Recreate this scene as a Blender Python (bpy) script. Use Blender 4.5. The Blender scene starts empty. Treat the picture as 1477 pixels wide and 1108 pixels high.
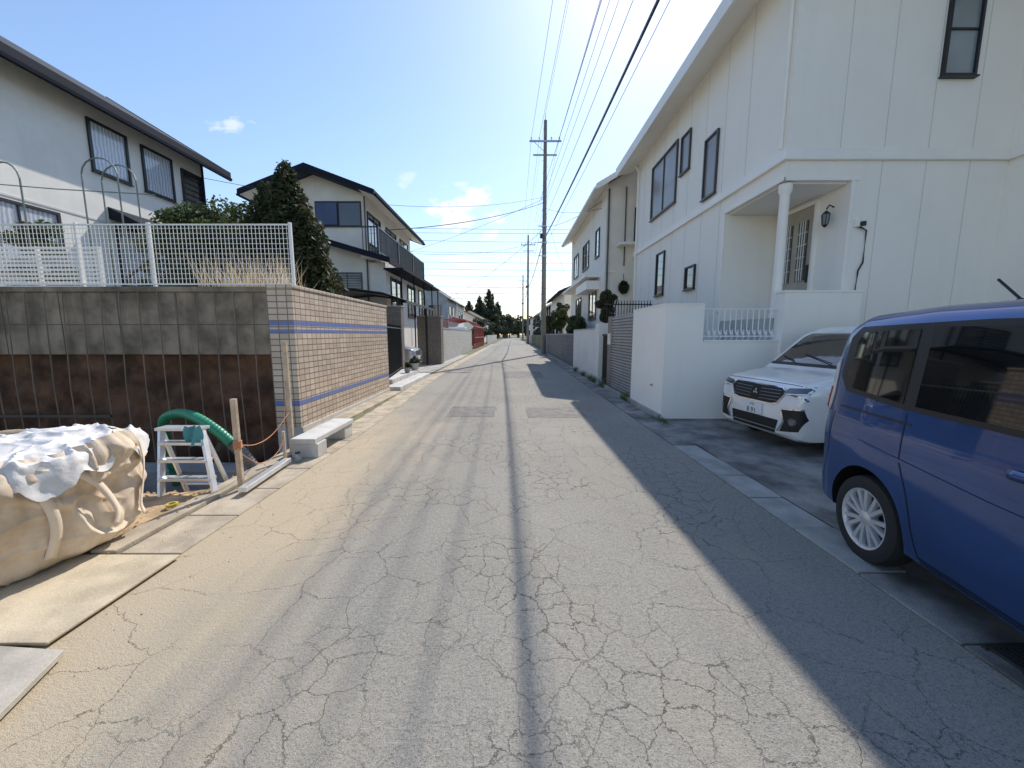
import bpy, bmesh, math, random
import numpy as np
from mathutils import Vector, Matrix, noise
from mathutils.bvhtree import BVHTree
random.seed(7)
scene = bpy.context.scene
R = math.radians

# ------------------------------------------------------------------ helpers
def link(o): scene.collection.objects.link(o); return o
def empty(name, loc=(0,0,0), rotz=0):
    e = bpy.data.objects.new(name, None); e.empty_display_size=.3
    e.location = loc; e.rotation_euler=(0,0,rotz); link(e); return e
def par(o, p, local=False):
    if p is not None:
        o.parent = p
        if not local:
            m = Matrix.Translation(p.location) @ p.rotation_euler.to_matrix().to_4x4()
            o.matrix_parent_inverse = m.inverted()
    return o

class MB:
    def __init__(s): s.v=[]; s.f=[]
    def add(s, vs, fs):
        b=len(s.v); s.v += [tuple(v) for v in vs]; s.f += [tuple(b+i for i in f) for f in fs]; return s
    def box(s,x0,x1,y0,y1,z0,z1):
        return s.add([(x0,y0,z0),(x1,y0,z0),(x1,y1,z0),(x0,y1,z0),(x0,y0,z1),(x1,y0,z1),(x1,y1,z1),(x0,y1,z1)],
              [(0,3,2,1),(4,5,6,7),(0,1,5,4),(1,2,6,5),(2,3,7,6),(3,0,4,7)])
    def quad(s,*p): return s.add(p,[tuple(range(len(p)))])
    def prism_y(s, poly, y0, y1):   # poly in xz
        n=len(poly); vs=[(x,y0,z) for x,z in poly]+[(x,y1,z) for x,z in poly]
        fs=[tuple(range(n)), tuple(range(2*n-1,n-1,-1))]+[(i,(i+1)%n,n+(i+1)%n,n+i) for i in range(n)]
        return s.add(vs,fs)
    def prism_x(s, poly, x0, x1):   # poly in yz
        n=len(poly); vs=[(x0,y,z) for y,z in poly]+[(x1,y,z) for y,z in poly]
        fs=[tuple(range(n)), tuple(range(2*n-1,n-1,-1))]+[(i,(i+1)%n,n+(i+1)%n,n+i) for i in range(n)]
        return s.add(vs,fs)
    def tube(s, pts, r, n=8, r2=None, cap=True):
        pts=[Vector(p) for p in pts]; m=len(pts); rings=[]
        up=Vector((0,0,1))
        for i,p in enumerate(pts):
            t=(pts[min(i+1,m-1)]-pts[max(i-1,0)]).normalized()
            a=t.cross(up)
            if a.length<.05: a=t.cross(Vector((1,0,0)))
            a.normalize(); b=t.cross(a).normalized()
            k=i/(m-1); 
            rr = r if r2 is None else r+(r2-r)*k
            if isinstance(r,(list,tuple)): rr=r[i]
            rings.append([p+a*math.cos(2*math.pi*j/n)*rr+b*math.sin(2*math.pi*j/n)*rr for j in range(n)])
        vs=[v for ring in rings for v in ring]
        fs=[(i*n+j,i*n+(j+1)%n,(i+1)*n+(j+1)%n,(i+1)*n+j) for i in range(m-1) for j in range(n)]
        if cap: fs+= [tuple(range(n-1,-1,-1)), tuple((m-1)*n+j for j in range(n))]
        return s.add(vs,fs)
    def lathe(s, prof, c, axis='z', n=32):  # prof list (r,h)
        vs=[];m=len(prof)
        for r,h in prof:
            for j in range(n):
                a=2*math.pi*j/n; p=(r*math.cos(a), r*math.sin(a))
                if axis=='z': vs.append((c[0]+p[0],c[1]+p[1],c[2]+h))
                elif axis=='y': vs.append((c[0]+p[0],c[1]+h,c[2]+p[1]))
                else: vs.append((c[0]+h,c[1]+p[0],c[2]+p[1]))
        fs=[(i*n+j,i*n+(j+1)%n,(i+1)*n+(j+1)%n,(i+1)*n+j) for i in range(m-1) for j in range(n)]
        return s.add(vs,fs)
    def obj(s,name,mat,parent=None,bevel=0,smooth=False,local=False,recalc=True,angle=40):
        me=bpy.data.meshes.new(name); me.from_pydata(s.v,[],s.f)
        if recalc:
            bm=bmesh.new(); bm.from_mesh(me); bmesh.ops.recalc_face_normals(bm,faces=bm.faces); bm.to_mesh(me); bm.free()
        mats = mat if isinstance(mat,(list,tuple)) else [mat]
        for m in mats: me.materials.append(m)
        if smooth:
            me.polygons.foreach_set('use_smooth',[True]*len(me.polygons)); me.set_sharp_from_angle(angle=R(angle))
        me.update()
        o=bpy.data.objects.new(name,me); link(o); par(o,parent,local)
        if bevel:
            b=o.modifiers.new('bev','BEVEL'); b.width=bevel; b.segments=2; b.limit_method='ANGLE'
        return o

# ------------------------------------------------------------------ materials
class NT:
    def __init__(s, nt): s.nt=nt
    def n(s,t,ins=None,**a):
        nd=s.nt.nodes.new(t)
        for k,v in a.items(): setattr(nd,k,v)
        for k,v in (ins or {}).items(): s.set(nd.inputs[k],v)
        return nd
    def set(s,sock,v):
        if isinstance(v,bpy.types.NodeSocket): s.nt.links.new(v,sock)
        elif isinstance(v,bpy.types.Node): s.nt.links.new(v.outputs[0],sock)
        else: sock.default_value=v
    def math(s,op,a,b=0.0,c=None,clamp=False):
        nd=s.nt.nodes.new('ShaderNodeMath'); nd.operation=op; nd.use_clamp=clamp
        s.set(nd.inputs[0],a); s.set(nd.inputs[1],b)
        if c is not None: s.set(nd.inputs[2],c)
        return nd.outputs[0]
    def mix(s,f,a,b,mode='MIX'):
        nd=s.nt.nodes.new('ShaderNodeMix'); nd.data_type='RGBA'; nd.blend_type=mode
        s.set(nd.inputs[0],f)
        def c(v): return (*v,1) if isinstance(v,(tuple,list)) and len(v)==3 else v
        s.set(nd.inputs[6],c(a)); s.set(nd.inputs[7],c(b)); return nd.outputs[2]
    def ramp(s,f,lo,hi,a=0.0,b=1.0):
        nd=s.nt.nodes.new('ShaderNodeMapRange'); nd.interpolation_type='SMOOTHSTEP'
        s.set(nd.inputs[0],f); nd.inputs[1].default_value=lo; nd.inputs[2].default_value=hi
        nd.inputs[3].default_value=a; nd.inputs[4].default_value=b; return nd.outputs[0]
    def noise(s,vec,scale,detail=4,rough=.55,dist=0):
        nd=s.n('ShaderNodeTexNoise',{'Scale':scale,'Detail':detail,'Roughness':rough,'Distortion':dist}); s.set(nd.inputs['Vector'],vec); return nd.outputs[0]
    def scalev(s,vec,sc):
        nd=s.n('ShaderNodeVectorMath',operation='MULTIPLY'); s.set(nd.inputs[0],vec); nd.inputs[1].default_value=sc; return nd.outputs[0]

def newmat(name):
    m=bpy.data.materials.new(name); m.use_nodes=True; nt=m.node_tree
    b=nt.nodes['Principled BSDF']; return m,NT(nt),b
def bump(T,b,h,strength,dist=.01):
    bp=T.n('ShaderNodeBump',{'Strength':strength,'Distance':dist}); T.set(bp.inputs['Height'],h); T.set(b.inputs['Normal'],bp.outputs[0])

def M(name,col,rough=.6,metal=0,var=.12,vs=1.5,bp=.15,bs=60,coat=0,col2=None,streak=0,spec=.5,fine=.0):
    m,T,b=newmat(name)
    pos=T.n('ShaderNodeNewGeometry').outputs['Position']
    n1=T.noise(pos,vs,6,.6)
    f=T.ramp(n1,.3,.7)
    lo=tuple(c*(1-var) for c in col); hi=tuple(min(1,c*(1+var)) for c in (col2 or col))
    c=T.mix(f,lo,hi)
    if streak:
        n2=T.noise(T.scalev(pos,(6,6,.35)),1,5,.6)
        c=T.mix(T.ramp(n2,.5,.8,0,streak),c,tuple(x*.55 for x in col))
    if fine:
        n3=T.noise(pos,180,2)
        c=T.mix(T.ramp(n3,.35,.65,0,fine),c,tuple(x*.5 for x in col))
    T.set(b.inputs['Base Color'],c)
    b.inputs['Roughness'].default_value=rough; b.inputs['Metallic'].default_value=metal
    b.inputs['Specular IOR Level'].default_value=spec
    if coat: b.inputs['Coat Weight'].default_value=coat; b.inputs['Coat Roughness'].default_value=.03
    if bp: bump(T,b,T.noise(pos,bs,4),bp)
    return m

white_wall=M('white_stucco',(.94,.895,.815),.8,var=.02,vs=.8,bp=.25,bs=120,streak=.08,spec=.3)
white_wall2=M('cream_wall',(.87,.825,.74),.8,var=.05,bp=.2,bs=90,streak=.15,spec=.3)
left_wall_m=M('light_wall',(.84,.80,.73),.8,var=.05,bp=.2,bs=90,streak=.12,spec=.3)
soffit=M('soffit_white',(.88,.84,.77),.6,var=.03,bp=0)
trim_w=M('trim_white',(.93,.89,.82),.5,var=.03,bp=0)
joint_m=M('joint_grey',(.66,.63,.58),.8,var=.05,bp=0)
dark_trim=M('dark_fascia',(.016,.019,.03),.75,var=.1,bp=0,spec=.15)
roof_m=M('roof_slate',(.05,.055,.065),.75,var=.2,bp=.3,bs=20,spec=.2)
roof_b=M('roof_brown',(.12,.09,.07),.7,var=.2,bp=.3,bs=20)
frame_d=M('frame_dark',(.02,.021,.025),.4,var=.05,bp=0)
frame_g=M('frame_bronze',(.09,.085,.08),.4,metal=.5,var=.05,bp=0)
black=M('black_plastic',(.012,.012,.013),.45,var=.1,bp=0)
blackiron=M('black_iron',(.015,.015,.017),.4,var=.1,bp=0)
conc=M('concrete',(.38,.37,.34),.85,var=.2,vs=3,bp=.4,bs=60,fine=.25,streak=.2)
conc_l=M('concrete_light',(.58,.56,.52),.85,var=.12,vs=4,bp=.3,bs=70,fine=.2)
conc_pole=M('concrete_pole',(.22,.20,.18),.85,var=.1,vs=1,bp=.2)
steel=M('galvanised',(.45,.46,.47),.35,metal=.9,var=.1,bp=0)
alu=M('aluminium',(.78,.79,.80),.38,metal=.7,var=.08,vs=8,bp=0)
chrome=M('chrome',(.8,.8,.82),.08,metal=1,var=.02,bp=0)
wood=M('stake_wood',(.52,.40,.28),.75,var=.2,vs=9,bp=.2,bs=80)
fence_w=M('fence_white',(.85,.84,.82),.4,var=.04,bp=0)
wire_m=M('wire_black',(.02,.02,.022),.5,var=.05,bp=0)
bark=M('bark',(.10,.07,.05),.9,var=.3,vs=10,bp=.6,bs=30)
def leafm(name,c,tr=.25):
    m,T,b=newmat(name)
    pos=T.n('ShaderNodeNewGeometry').outputs['Position']
    T.set(b.inputs['Base Color'],T.mix(T.noise(pos,6,3),tuple(x*.55 for x in c),tuple(x*1.45 for x in c)))
    b.inputs['Roughness'].default_value=.6; b.inputs['Specular IOR Level'].default_value=.25
    t=T.n('ShaderNodeBsdfTranslucent',{'Color':(*[x*1.6 for x in c],1)})
    mx=T.n('ShaderNodeMixShader',{0:tr}); T.set(mx.inputs[1],b.outputs[0]); T.set(mx.inputs[2],t.outputs[0])
    out=[n for n in m.node_tree.nodes if n.type=='OUTPUT_MATERIAL'][0]
    T.set(out.inputs[0],mx.outputs[0]); return m
lf_dark=leafm('leaf_dark',(.035,.05,.02)); lf_mid=leafm('leaf_mid',(.065,.09,.032)); lf_br=leafm('leaf_brown',(.085,.07,.035))
lf_hedge=leafm('leaf_hedge',(.10,.13,.04)); lf_dry=leafm('dry_grass',(.5,.41,.28)); lf_far=leafm('leaf_far',(.055,.07,.05))

def glassm(name,col,rough=.04,fold_shade=0):
    m,T,b=newmat(name)
    pos=T.n('ShaderNodeNewGeometry').outputs['Position']
    if fold_shade:
        sx=T.n('ShaderNodeSeparateXYZ'); T.set(sx.inputs[0],pos)
        s=T.math('ADD',sx.outputs[0],sx.outputs[1])
        w=T.math('SINE',T.math('ADD',T.math('MULTIPLY',s,60.0),T.math('MULTIPLY',T.noise(pos,3),9.0)))
        c=T.mix(T.ramp(w,-1,1),tuple(x*.6 for x in col),col)  # flat pane: shade between curtain folds painted in as darker bands
        T.set(b.inputs['Base Color'],c)
    else: 
        T.set(b.inputs['Base Color'],T.mix(T.noise(pos,1.2,2),tuple(x*.6 for x in col),tuple(x*1.6 for x in col)))
    b.inputs['Roughness'].default_value=rough if not fold_shade else .25
    b.inputs['Coat Weight'].default_value=1; b.inputs['Coat Roughness'].default_value=.02
    bump(T,b,T.noise(pos,1.5,1),.04,.05)
    return m
glass=glassm('window_glass',(.03,.035,.042)); glass_c=glassm('window_curtain',(.62,.66,.72),fold_shade=1)
glass_g=glassm('window_frosted',(.22,.25,.27)); carglass=glassm('car_glass',(.006,.007,.008))
glass_b=glassm('window_brown',(.17,.155,.14),rough=.3)
glass_b.node_tree.nodes['Principled BSDF'].inputs['Coat Weight'].default_value=.3
wind_glass=glassm('windscreen_glass',(.05,.055,.055))

def tilem(name,c1,c2,mortar,bw,rh,ms,offset=0,stripes=(),sc=(.07,.12,.35),bumpk=.5,rough=.5,dirt=.3):
    m,T,b=newmat(name)
    pos=T.n('ShaderNodeNewGeometry').outputs['Position']
    s=T.n('ShaderNodeSeparateXYZ'); T.set(s.inputs[0],pos)
    u=T.math('ADD',s.outputs[0],s.outputs[1]); cb=T.n('ShaderNodeCombineXYZ'); T.set(cb.inputs[0],u); T.set(cb.inputs[1],s.outputs[2])
    br=T.n('ShaderNodeTexBrick',{'Scale':1.0,'Mortar Size':ms,'Brick Width':bw,'Row Height':rh,'Color1':(*c1,1),'Color2':(*c2,1),'Mortar':(*mortar,1),'Bias':0.0,'Mortar Smooth':.2},offset=offset)
    T.set(br.inputs['Vector'],cb.outputs[0])
    c=br.outputs[0]
    for a,bz in stripes:
        f=T.math('MULTIPLY',T.math('GREATER_THAN',s.outputs[2],a),T.math('LESS_THAN',s.outputs[2],bz))
        f=T.math('MULTIPLY',f,T.math('SUBTRACT',1.0,br.outputs['Fac']))
        c=T.mix(f,c,sc)
    d=T.ramp(T.noise(T.scalev(pos,(2,2,1)),1.3,6),.4,.75,0,dirt)
    c=T.mix(d,c,tuple(x*.6 for x in c1))
    T.set(b.inputs['Base Color'],c); b.inputs['Roughness'].default_value=rough
    bump(T,b,T.math('SUBTRACT',1.0,br.outputs['Fac']),bumpk,.006)
    return m
RH=.095
tile=tilem('wall_tile',(.53,.415,.31),(.70,.565,.44),(.19,.15,.12),.15,RH,.009,0,[(RH*18.2,RH*18.98),(RH*17,RH*17.6),(RH*5,RH*5.8)],(.13,.20,.50),dirt=.2)
tile_br=tilem('pillar_tile',(.20,.16,.135),(.28,.23,.2),(.11,.1,.09),.11,.06,.006,0)
block_g=tilem('concrete_block',(.17,.165,.155),(.22,.21,.2),(.10,.10,.095),.4,.2,.008,.5,rough=.9)
block_l=tilem('concrete_block_light',(.42,.41,.38),(.47,.46,.43),(.3,.29,.27),.4,.2,.008,.5,rough=.9)
brick_red=tilem('red_brick',(.30,.08,.05),(.36,.11,.07),(.3,.25,.22),.22,.075,.008,.5,rough=.9)

# asphalt -------------------------------------------------------
def asphalt():
    m,T,b=newmat('asphalt')
    pos=T.n('ShaderNodeNewGeometry').outputs['Position']
    s=T.n('ShaderNodeSeparateXYZ'); T.set(s.inputs[0],pos)
    big=T.noise(pos,.45,5,.6); tracks=T.noise(T.scalev(pos,(1.3,.04,1)),1,3,.5)
    c=T.mix(T.ramp(big,.3,.7),(.265,.247,.212),(.325,.304,.260))
    c=T.mix(T.ramp(tracks,.44,.70,0,.30),c,(.19,.18,.16))
    blot=T.noise(pos,5.5,6,.75)
    c=T.mix(T.ramp(blot,.5,.75,0,.35),c,(.18,.17,.15))
    mid=T.noise(pos,38,4,.75)
    c=T.mix(T.ramp(mid,.50,.66,0,.40),c,(.13,.124,.112))
    c=T.mix(T.ramp(mid,.50,.36,0,.30),c,(.47,.44,.38))
    agg=T.noise(pos,240,2,.7); agg2=T.noise(pos,90,3,.7)
    c=T.mix(T.ramp(agg,.42,.7,0,.6),c,(.52,.49,.43))
    c=T.mix(T.ramp(agg2,.50,.70,0,.7),c,(.08,.077,.07))
    dn=T.noise(T.scalev(pos,(1.2,.5,1)),1.1,6,.65)
    dl=T.math('MULTIPLY',T.ramp(s.outputs[0],-.4,-2.4),T.ramp(s.outputs[1],12,3))
    d=T.math('MULTIPLY',T.ramp(T.math('ADD',T.math('MULTIPLY',dl,.75),T.math('ADD',dn,T.math('MULTIPLY',T.math('SUBTRACT',mid,.5),.5))),.56,1.25),.85)
    d2=T.math('MULTIPLY',T.ramp(dn,.45,.75,0,.3),T.ramp(s.outputs[1],11,4))
    c=T.mix(d2,c,(.40,.345,.26))
    c=T.mix(d,c,(.53,.43,.29))
    wn=T.n('ShaderNodeTexNoise',{'Scale':3.5,'Detail':7.0,'Roughness':.7}); T.set(wn.inputs['Vector'],pos)
    wv=T.n('ShaderNodeVectorMath',{1:(.5,.5,.5)},operation='SUBTRACT'); T.set(wv.inputs[0],wn.outputs['Color'])
    ws=T.scalev(wv.outputs[0],(.24,.24,0))
    wp=T.n('ShaderNodeVectorMath',operation='ADD'); T.set(wp.inputs[0],pos); T.set(wp.inputs[1],ws)
    def crack(sc,w,mask):
        v=T.n('ShaderNodeTexVoronoi',{'Scale':sc,'Randomness':1.0},feature='DISTANCE_TO_EDGE',voronoi_dimensions='2D'); T.set(v.inputs['Vector'],wp.outputs[0])
        return T.math('MULTIPLY',T.ramp(v.outputs['Distance'],w,w*.2),mask)
    mk1=T.ramp(T.noise(pos,.7,3),.43,.58); mk2=T.ramp(T.noise(pos,1.1,3),.38,.60)
    mkx=T.ramp(T.math('ABSOLUTE',T.math('SUBTRACT',s.outputs[0],.3)),2.2,1.1,.15,1.0)
    k1=crack(5.8,.018,T.math('MULTIPLY',mk1,mkx)); k2=crack(2.3,.0065,mk2)
    k=T.math('MAXIMUM',k1,T.math('MULTIPLY',k2,.8))
    c=T.mix(T.math('MULTIPLY',k,.70),c,(.05,.047,.042))
    T.set(b.inputs['Base Color'],c); b.inputs['Roughness'].default_value=.92; b.inputs['Specular IOR Level'].default_value=.2
    h=T.math('SUBTRACT',T.math('ADD',T.math('ADD',T.math('MULTIPLY',agg,.5),T.math('MULTIPLY',agg2,.7)),T.math('MULTIPLY',mid,.8)),T.math('MULTIPLY',k,.9))
    bump(T,b,h,.85,.009)
    return m
asph=asphalt()
asph_patch=M('asphalt_patch',(.23,.215,.19),.9,var=.25,vs=5,bp=.9,bs=110,fine=.5)
apron=M('apron_concrete',(.20,.19,.175),.9,var=.55,vs=1.6,bp=.6,bs=70,fine=.55,col2=(.29,.275,.25))
gutter=M('gutter_concrete',(.38,.37,.34),.9,var=.25,vs=2.5,bp=.5,bs=80,fine=.4)
gutter_s=M('gutter_sandy',(.45,.38,.28),.9,var=.28,vs=3,bp=.5,bs=80,fine=.35)
sand=M('sand',(.44,.30,.16),.95,var=.4,vs=2.5,bp=.9,bs=30,fine=.35,col2=(.50,.37,.23))
sandplate=M('sandy_board',(.54,.45,.31),.9,var=.22,vs=3,bp=.4,bs=60,fine=.25)
soil=M('red_soil',(.12,.06,.034),.95,var=.6,vs=3,bp=1,bs=14,fine=.45,streak=.4)
pit_soil=M('pit_soil',(.17,.095,.05),.95,var=.5,vs=3,bp=1,bs=18,fine=.4)
groundm=M('ground_soil',(.17,.15,.10),.95,var=.35,vs=.4,bp=.5,bs=12,col2=(.13,.14,.06))
stained=M('stained_concrete',(.28,.225,.17),.9,var=.5,vs=2.2,bp=.7,bs=40,streak=.7,fine=.35)

# ------------------------------------------------------------------ ground & road
g=MB()
PX0,PX1,PY0,PY1,PZ=-9.5,-3.05,3.6,6.2,-1.1
L_=600
zg=-.004
for (a,b_,c_,d_) in [(-L_,L_,-60,PY0),(-L_,L_,PY1,900),(-L_,PX0,PY0,PY1),(PX1,L_,PY0,PY1)]:
    g.quad((a,c_,zg),(b_,c_,zg),(b_,d_,zg),(a,d_,zg))
g.quad((PX0,PY0,PZ),(PX1,PY0,PZ),(PX1,PY1,PZ),(PX0,PY1,PZ))
g.quad((PX0,PY0,PZ),(PX1,PY0,PZ),(PX1,PY0,zg),(PX0,PY0,zg)); g.quad((PX0,PY1,PZ),(PX1,PY1,PZ),(PX1,PY1,zg),(PX0,PY1,zg))
g.quad((PX0,PY0,PZ),(PX0,PY1,PZ),(PX0,PY1,zg),(PX0,PY0,zg)); g.quad((PX1,PY0,PZ),(PX1,PY1,PZ),(PX1,PY1,zg),(PX1,PY0,zg))
g.obj('ground',groundm)
road=empty('road')
MB().quad((-2.45,-10,0),(2.32,-10,0),(2.32,13,0),(2.5,40,0),(2.6,190,0),(-2.6,190,0),(-3.0,40,0),(-2.85,13,0),(-2.5,6,0)).obj('asphalt_surface',asph,road)
def rough_patch(x0,x1,y0,y1,seed):
    P=[]
    n=14
    for k in range(n): P.append((x0+(x1-x0)*k/n,y0))
    for k in range(n): P.append((x1,y0+(y1-y0)*k/n))
    for k in range(n): P.append((x1-(x1-x0)*k/n,y1))
    for k in range(n): P.append((x0,y1-(y1-y0)*k/n))
    return [(x+.05*noise.noise(Vector((x*4,y*4,seed))),y+.06*noise.noise(Vector((x*4,y*4,seed+9))),.004) for x,y in P]
p=MB()
for a in ((.30,1.45,7.3,8.3,1),(-1.3,-.35,7.35,8.4,2),(-.3,1.2,14,16.5,3)): p.quad(*rough_patch(*a))
p.obj('repair_patches',asph_patch,road)
mh=MB(); mh.lathe([(0,.012),(.28,.012),(.3,.008),(.3,0)],(-.55,21,0),n=28); mh.obj('manhole_cover',conc_pole,road)

gr=empty('concrete_gutter',(2.5,10,0))
m1=MB(); m1b=MB(); y=-3.; k=0
while y<60:
    x0=2.33+ (0.15*min(1,max(0,(y-10)/25)))
    t_=m1 if 2.2<y<5.2 else m1b
    if y<13: t_.box(x0,2.74 if t_ is m1b else 2.66,y+.006,y+.594,-.05,.012+.004*math.sin(k*2.3))
    else: t_.box(x0,x0+.4,y+.006,y+.594,-.05,.012)
    y+=.6;k+=1
m1.obj('slabs',gutter,gr,bevel=.006); m1b.obj('weathered_slabs',apron,gr,bevel=.006)
MB().box(2.74,2.80,7.1,60,-.05,.1).obj('edge',conc,gr)
MB().quad((2.66,-5,0.0),(9,-5,.0),(9,7.1,.02),(2.66,7.1,.02)).obj('driveway',apron)
dg_=empty('drain_grating',(2.55,2.0,.02)); w=MB()
for k in range(9): w.box(2.42+.03*k,2.435+.03*k,1.62,1.76,.0,.026)
w.box(2.40,2.7,1.6,1.62,0,.027); w.box(2.40,2.7,1.76,1.78,0,.027); w.obj('bars',frame_g,dg_)
gl=empty('concrete_gutter',(-2.7,10,0))
m1=MB(); y=2.62
while y<60:
    off=0 if y<6 else -.35*min(1,(y-6)/8)
    m1.box(-2.86+off,-2.42+off,y+.006,y+.594,-.05,.014); y+=.6
m1.obj('slabs',gutter_s,gl,bevel=.008)
m2=MB().box(-3.05,-2.87,2.6,6.0,-.06,.05); m2.box(-3.36,-3.03,6.0,10.4,-.06,.055); m2.obj('kerb',gutter_s,gl,bevel=.01)
def gridmesh(x0,x1,y0,y1,nx,ny,zf):
    vs=[(x0+(x1-x0)*i/nx,y0+(y1-y0)*j/ny,0) for j in range(ny+1) for i in range(nx+1)]
    vs=[(x,y,zf(x,y)) for x,y,_ in vs]
    fs=[(j*(nx+1)+i,j*(nx+1)+i+1,(j+1)*(nx+1)+i+1,(j+1)*(nx+1)+i) for j in range(ny) for i in range(nx)]
    return MB().add(vs,fs)
def sz(x,y):
    e=min(1,max(0,(-3.05-x)/.3)); 
    drop=-.95*max(0,min(1,(y-3.75+.12*noise.noise(Vector((x*2,0,4))))/1.0)) 
    return .02+e*(.05*noise.noise(Vector((x*1.3,y*1.3,0)))+.02*noise.noise(Vector((x*5,y*5,0)))+.012*noise.noise(Vector((x*14,y*14,0)))+drop-.03)
gridmesh(-9.5,-3.05,-3,3.95,130,140,sz).obj('sand_ground',sand,smooth=True)
gridmesh(-9.5,-3.05,3.95,6.15,130,50,sz).obj('excavated_soil',pit_soil,smooth=True)

MB().box(-3.2,-2.38,1.78,2.58,.016,.034).obj('sandy_board',sandplate,bevel=.006)
o=MB(); o.add([(-3.3,1.15,.02),(-2.05,1.22,.02),(-2.22,1.72,.02),(-3.3,1.80,.02),(-3.3,1.15,.05),(-2.05,1.22,.05),(-2.22,1.72,.05),(-3.3,1.80,.05)],
      [(0,3,2,1),(4,5,6,7),(0,1,5,4),(1,2,6,5),(2,3,7,6),(3,0,4,7)])
o.obj('steel_plate',M('dusty_plate',(.42,.38,.31),.8,var=.25,vs=3,bp=.3,fine=.2),bevel=.004)

# ------------------------------------------------------------------ left retaining wall, tile wall, mesh fence
rw=empty('retaining_wall',(-6.3,6.15,0))
MB().box(-9.5,-3.76,6.05,6.28,1.28,2.24).box(-9.5,-3.76,6.02,6.30,2.24,2.32).obj('concrete_face',stained,rw,bevel=.01)
w=MB()
x=-8.8
while x<-3.9: w.box(x,x+.012,6.045,6.05,1.28,2.24); x+=.9
w.box(-9.5,-3.76,6.045,6.05,1.74,1.752); w.obj('wall_joints',frame_g,rw)
MB().add(*[[(x,6.14+.13*noise.noise(Vector((x*1.1,z*1.6,3)))+.06*noise.noise(Vector((x*4,z*4,1)))+.025*noise.noise(Vector((x*12,z*12,1))),z) for z in np.linspace(-1.1,1.30,60) for x in np.linspace(-9.5,-3.62,150)],
   [(j*150+i,j*150+i+1,(j+1)*150+i+1,(j+1)*150+i) for j in range(59) for i in range(149)]]).obj('soil_face',soil,rw,smooth=True)
rb=MB(); x=-9.2
while x<-3.7:
    dx=random.uniform(-.03,.03); rb.tube([(x+dx*2,5.99,-1.0),(x+dx,5.97,.8),(x,6.012,2.24)],.009,5); x+=.29
rb.obj('vertical_bars',M('rusty_bar',(.22,.16,.12),.7,var=.3,bp=0),rw)
fb=MB().box(-6.5,-3.3,5.5,5.9,-1.05,-.42); fb.obj('footing',conc,rw,bevel=.01)
MB().box(-9.5,-6.3,5.92,5.94,.3,.34).obj('tie_bar',frame_g,rw)
tw=empty('tiled_wall',(-3.45,8.2,0))
MB().box(-3.62,-3.36,6.0,10.45,.12,2.30).box(-3.755,-3.62,6.0,6.25,.12,2.30).obj('tile_face',tile,tw)
MB().box(-3.64,-3.345,6.25,10.47,2.30,2.35).box(-3.76,-3.345,5.985,6.25,2.30,2.35).obj('cap',tile,tw,bevel=.008)
MB().box(-3.60,-3.34,6.01,10.44,-1.1,.12).box(-3.74,-3.6,5.995,6.24,-1.1,.12).obj('plinth',conc_l,tw)

fn=empty('mesh_fence',(-6,6.16,2.32))
w=MB(); x=-9.4
while x<-3.42: w.box(x-.0032,x+.0032,6.157,6.163,2.36,3.26); x+=.06
z=2.38
while z<3.27: w.box(-9.5,-3.42,6.150,6.156,z-.0032,z+.0032); z+=.075
w.box(-9.5,-3.42,6.146,6.166,3.25,3.272); w.box(-9.5,-3.42,6.146,6.166,2.36,2.376)
w.obj('mesh_panel',fence_w,fn)
w=MB()
for x in (-3.42,-5.6,-6.72,-8.6): w.box(x-.022,x+.022,6.168,6.208,2.30,3.30)
w.obj('posts',fence_w,fn,bevel=.004)
lf=empty('louver_fence',(-8,6.8,2.3)); w=MB(); z=2.42
while z<3.1: w.box(-9.8,-7.35,7.1,7.115,z,z+.045); z+=.075
for x in (-9.7,-8.5,-7.4): w.box(x-.03,x+.03,7.118,7.16,1.6,3.15)
w.obj('slats',fence_w,lf)
MB().box(-30,-3.66,6.32,10.4,-.1,1.55).obj('terrain',groundm)
MB().quad((-22,10.4,.004),(-3.36,10.4,.004),(-3.36,30,.004),(-22,30,.004)).obj('driveway',conc)
gh=MB()
def hoop(x0,x1,y,zt,zb=1.6):
    pts=[(x0,y,zb),(x0,y,zt-.3)]+[((x0+x1)/2-(x1-x0)/2*math.cos(t),y,zt-.3+.3*math.sin(t)) for t in np.linspace(.1,math.pi-.1,9)]+[(x1,y,zt-.3),(x1,y,zb)]
    return pts
pa=empty('plant_hoops',(-8,7.6,1.55))
gh.tube(hoop(-9.6,-9.05,7.5,4.72),.015,6); gh.tube(hoop(-7.8,-7.15,7.4,4.75),.013,6); gh.tube(hoop(-7.75,-7.1,7.7,4.75),.013,6)
gh.tube([(-10.3,7.5,4.4),(-8.4,7.5,4.25),(-6.6,7.5,4.15)],.01,5)
gh.obj('hoops',M('hoop_green',(.16,.20,.17),.5,bp=0),pa)

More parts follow.
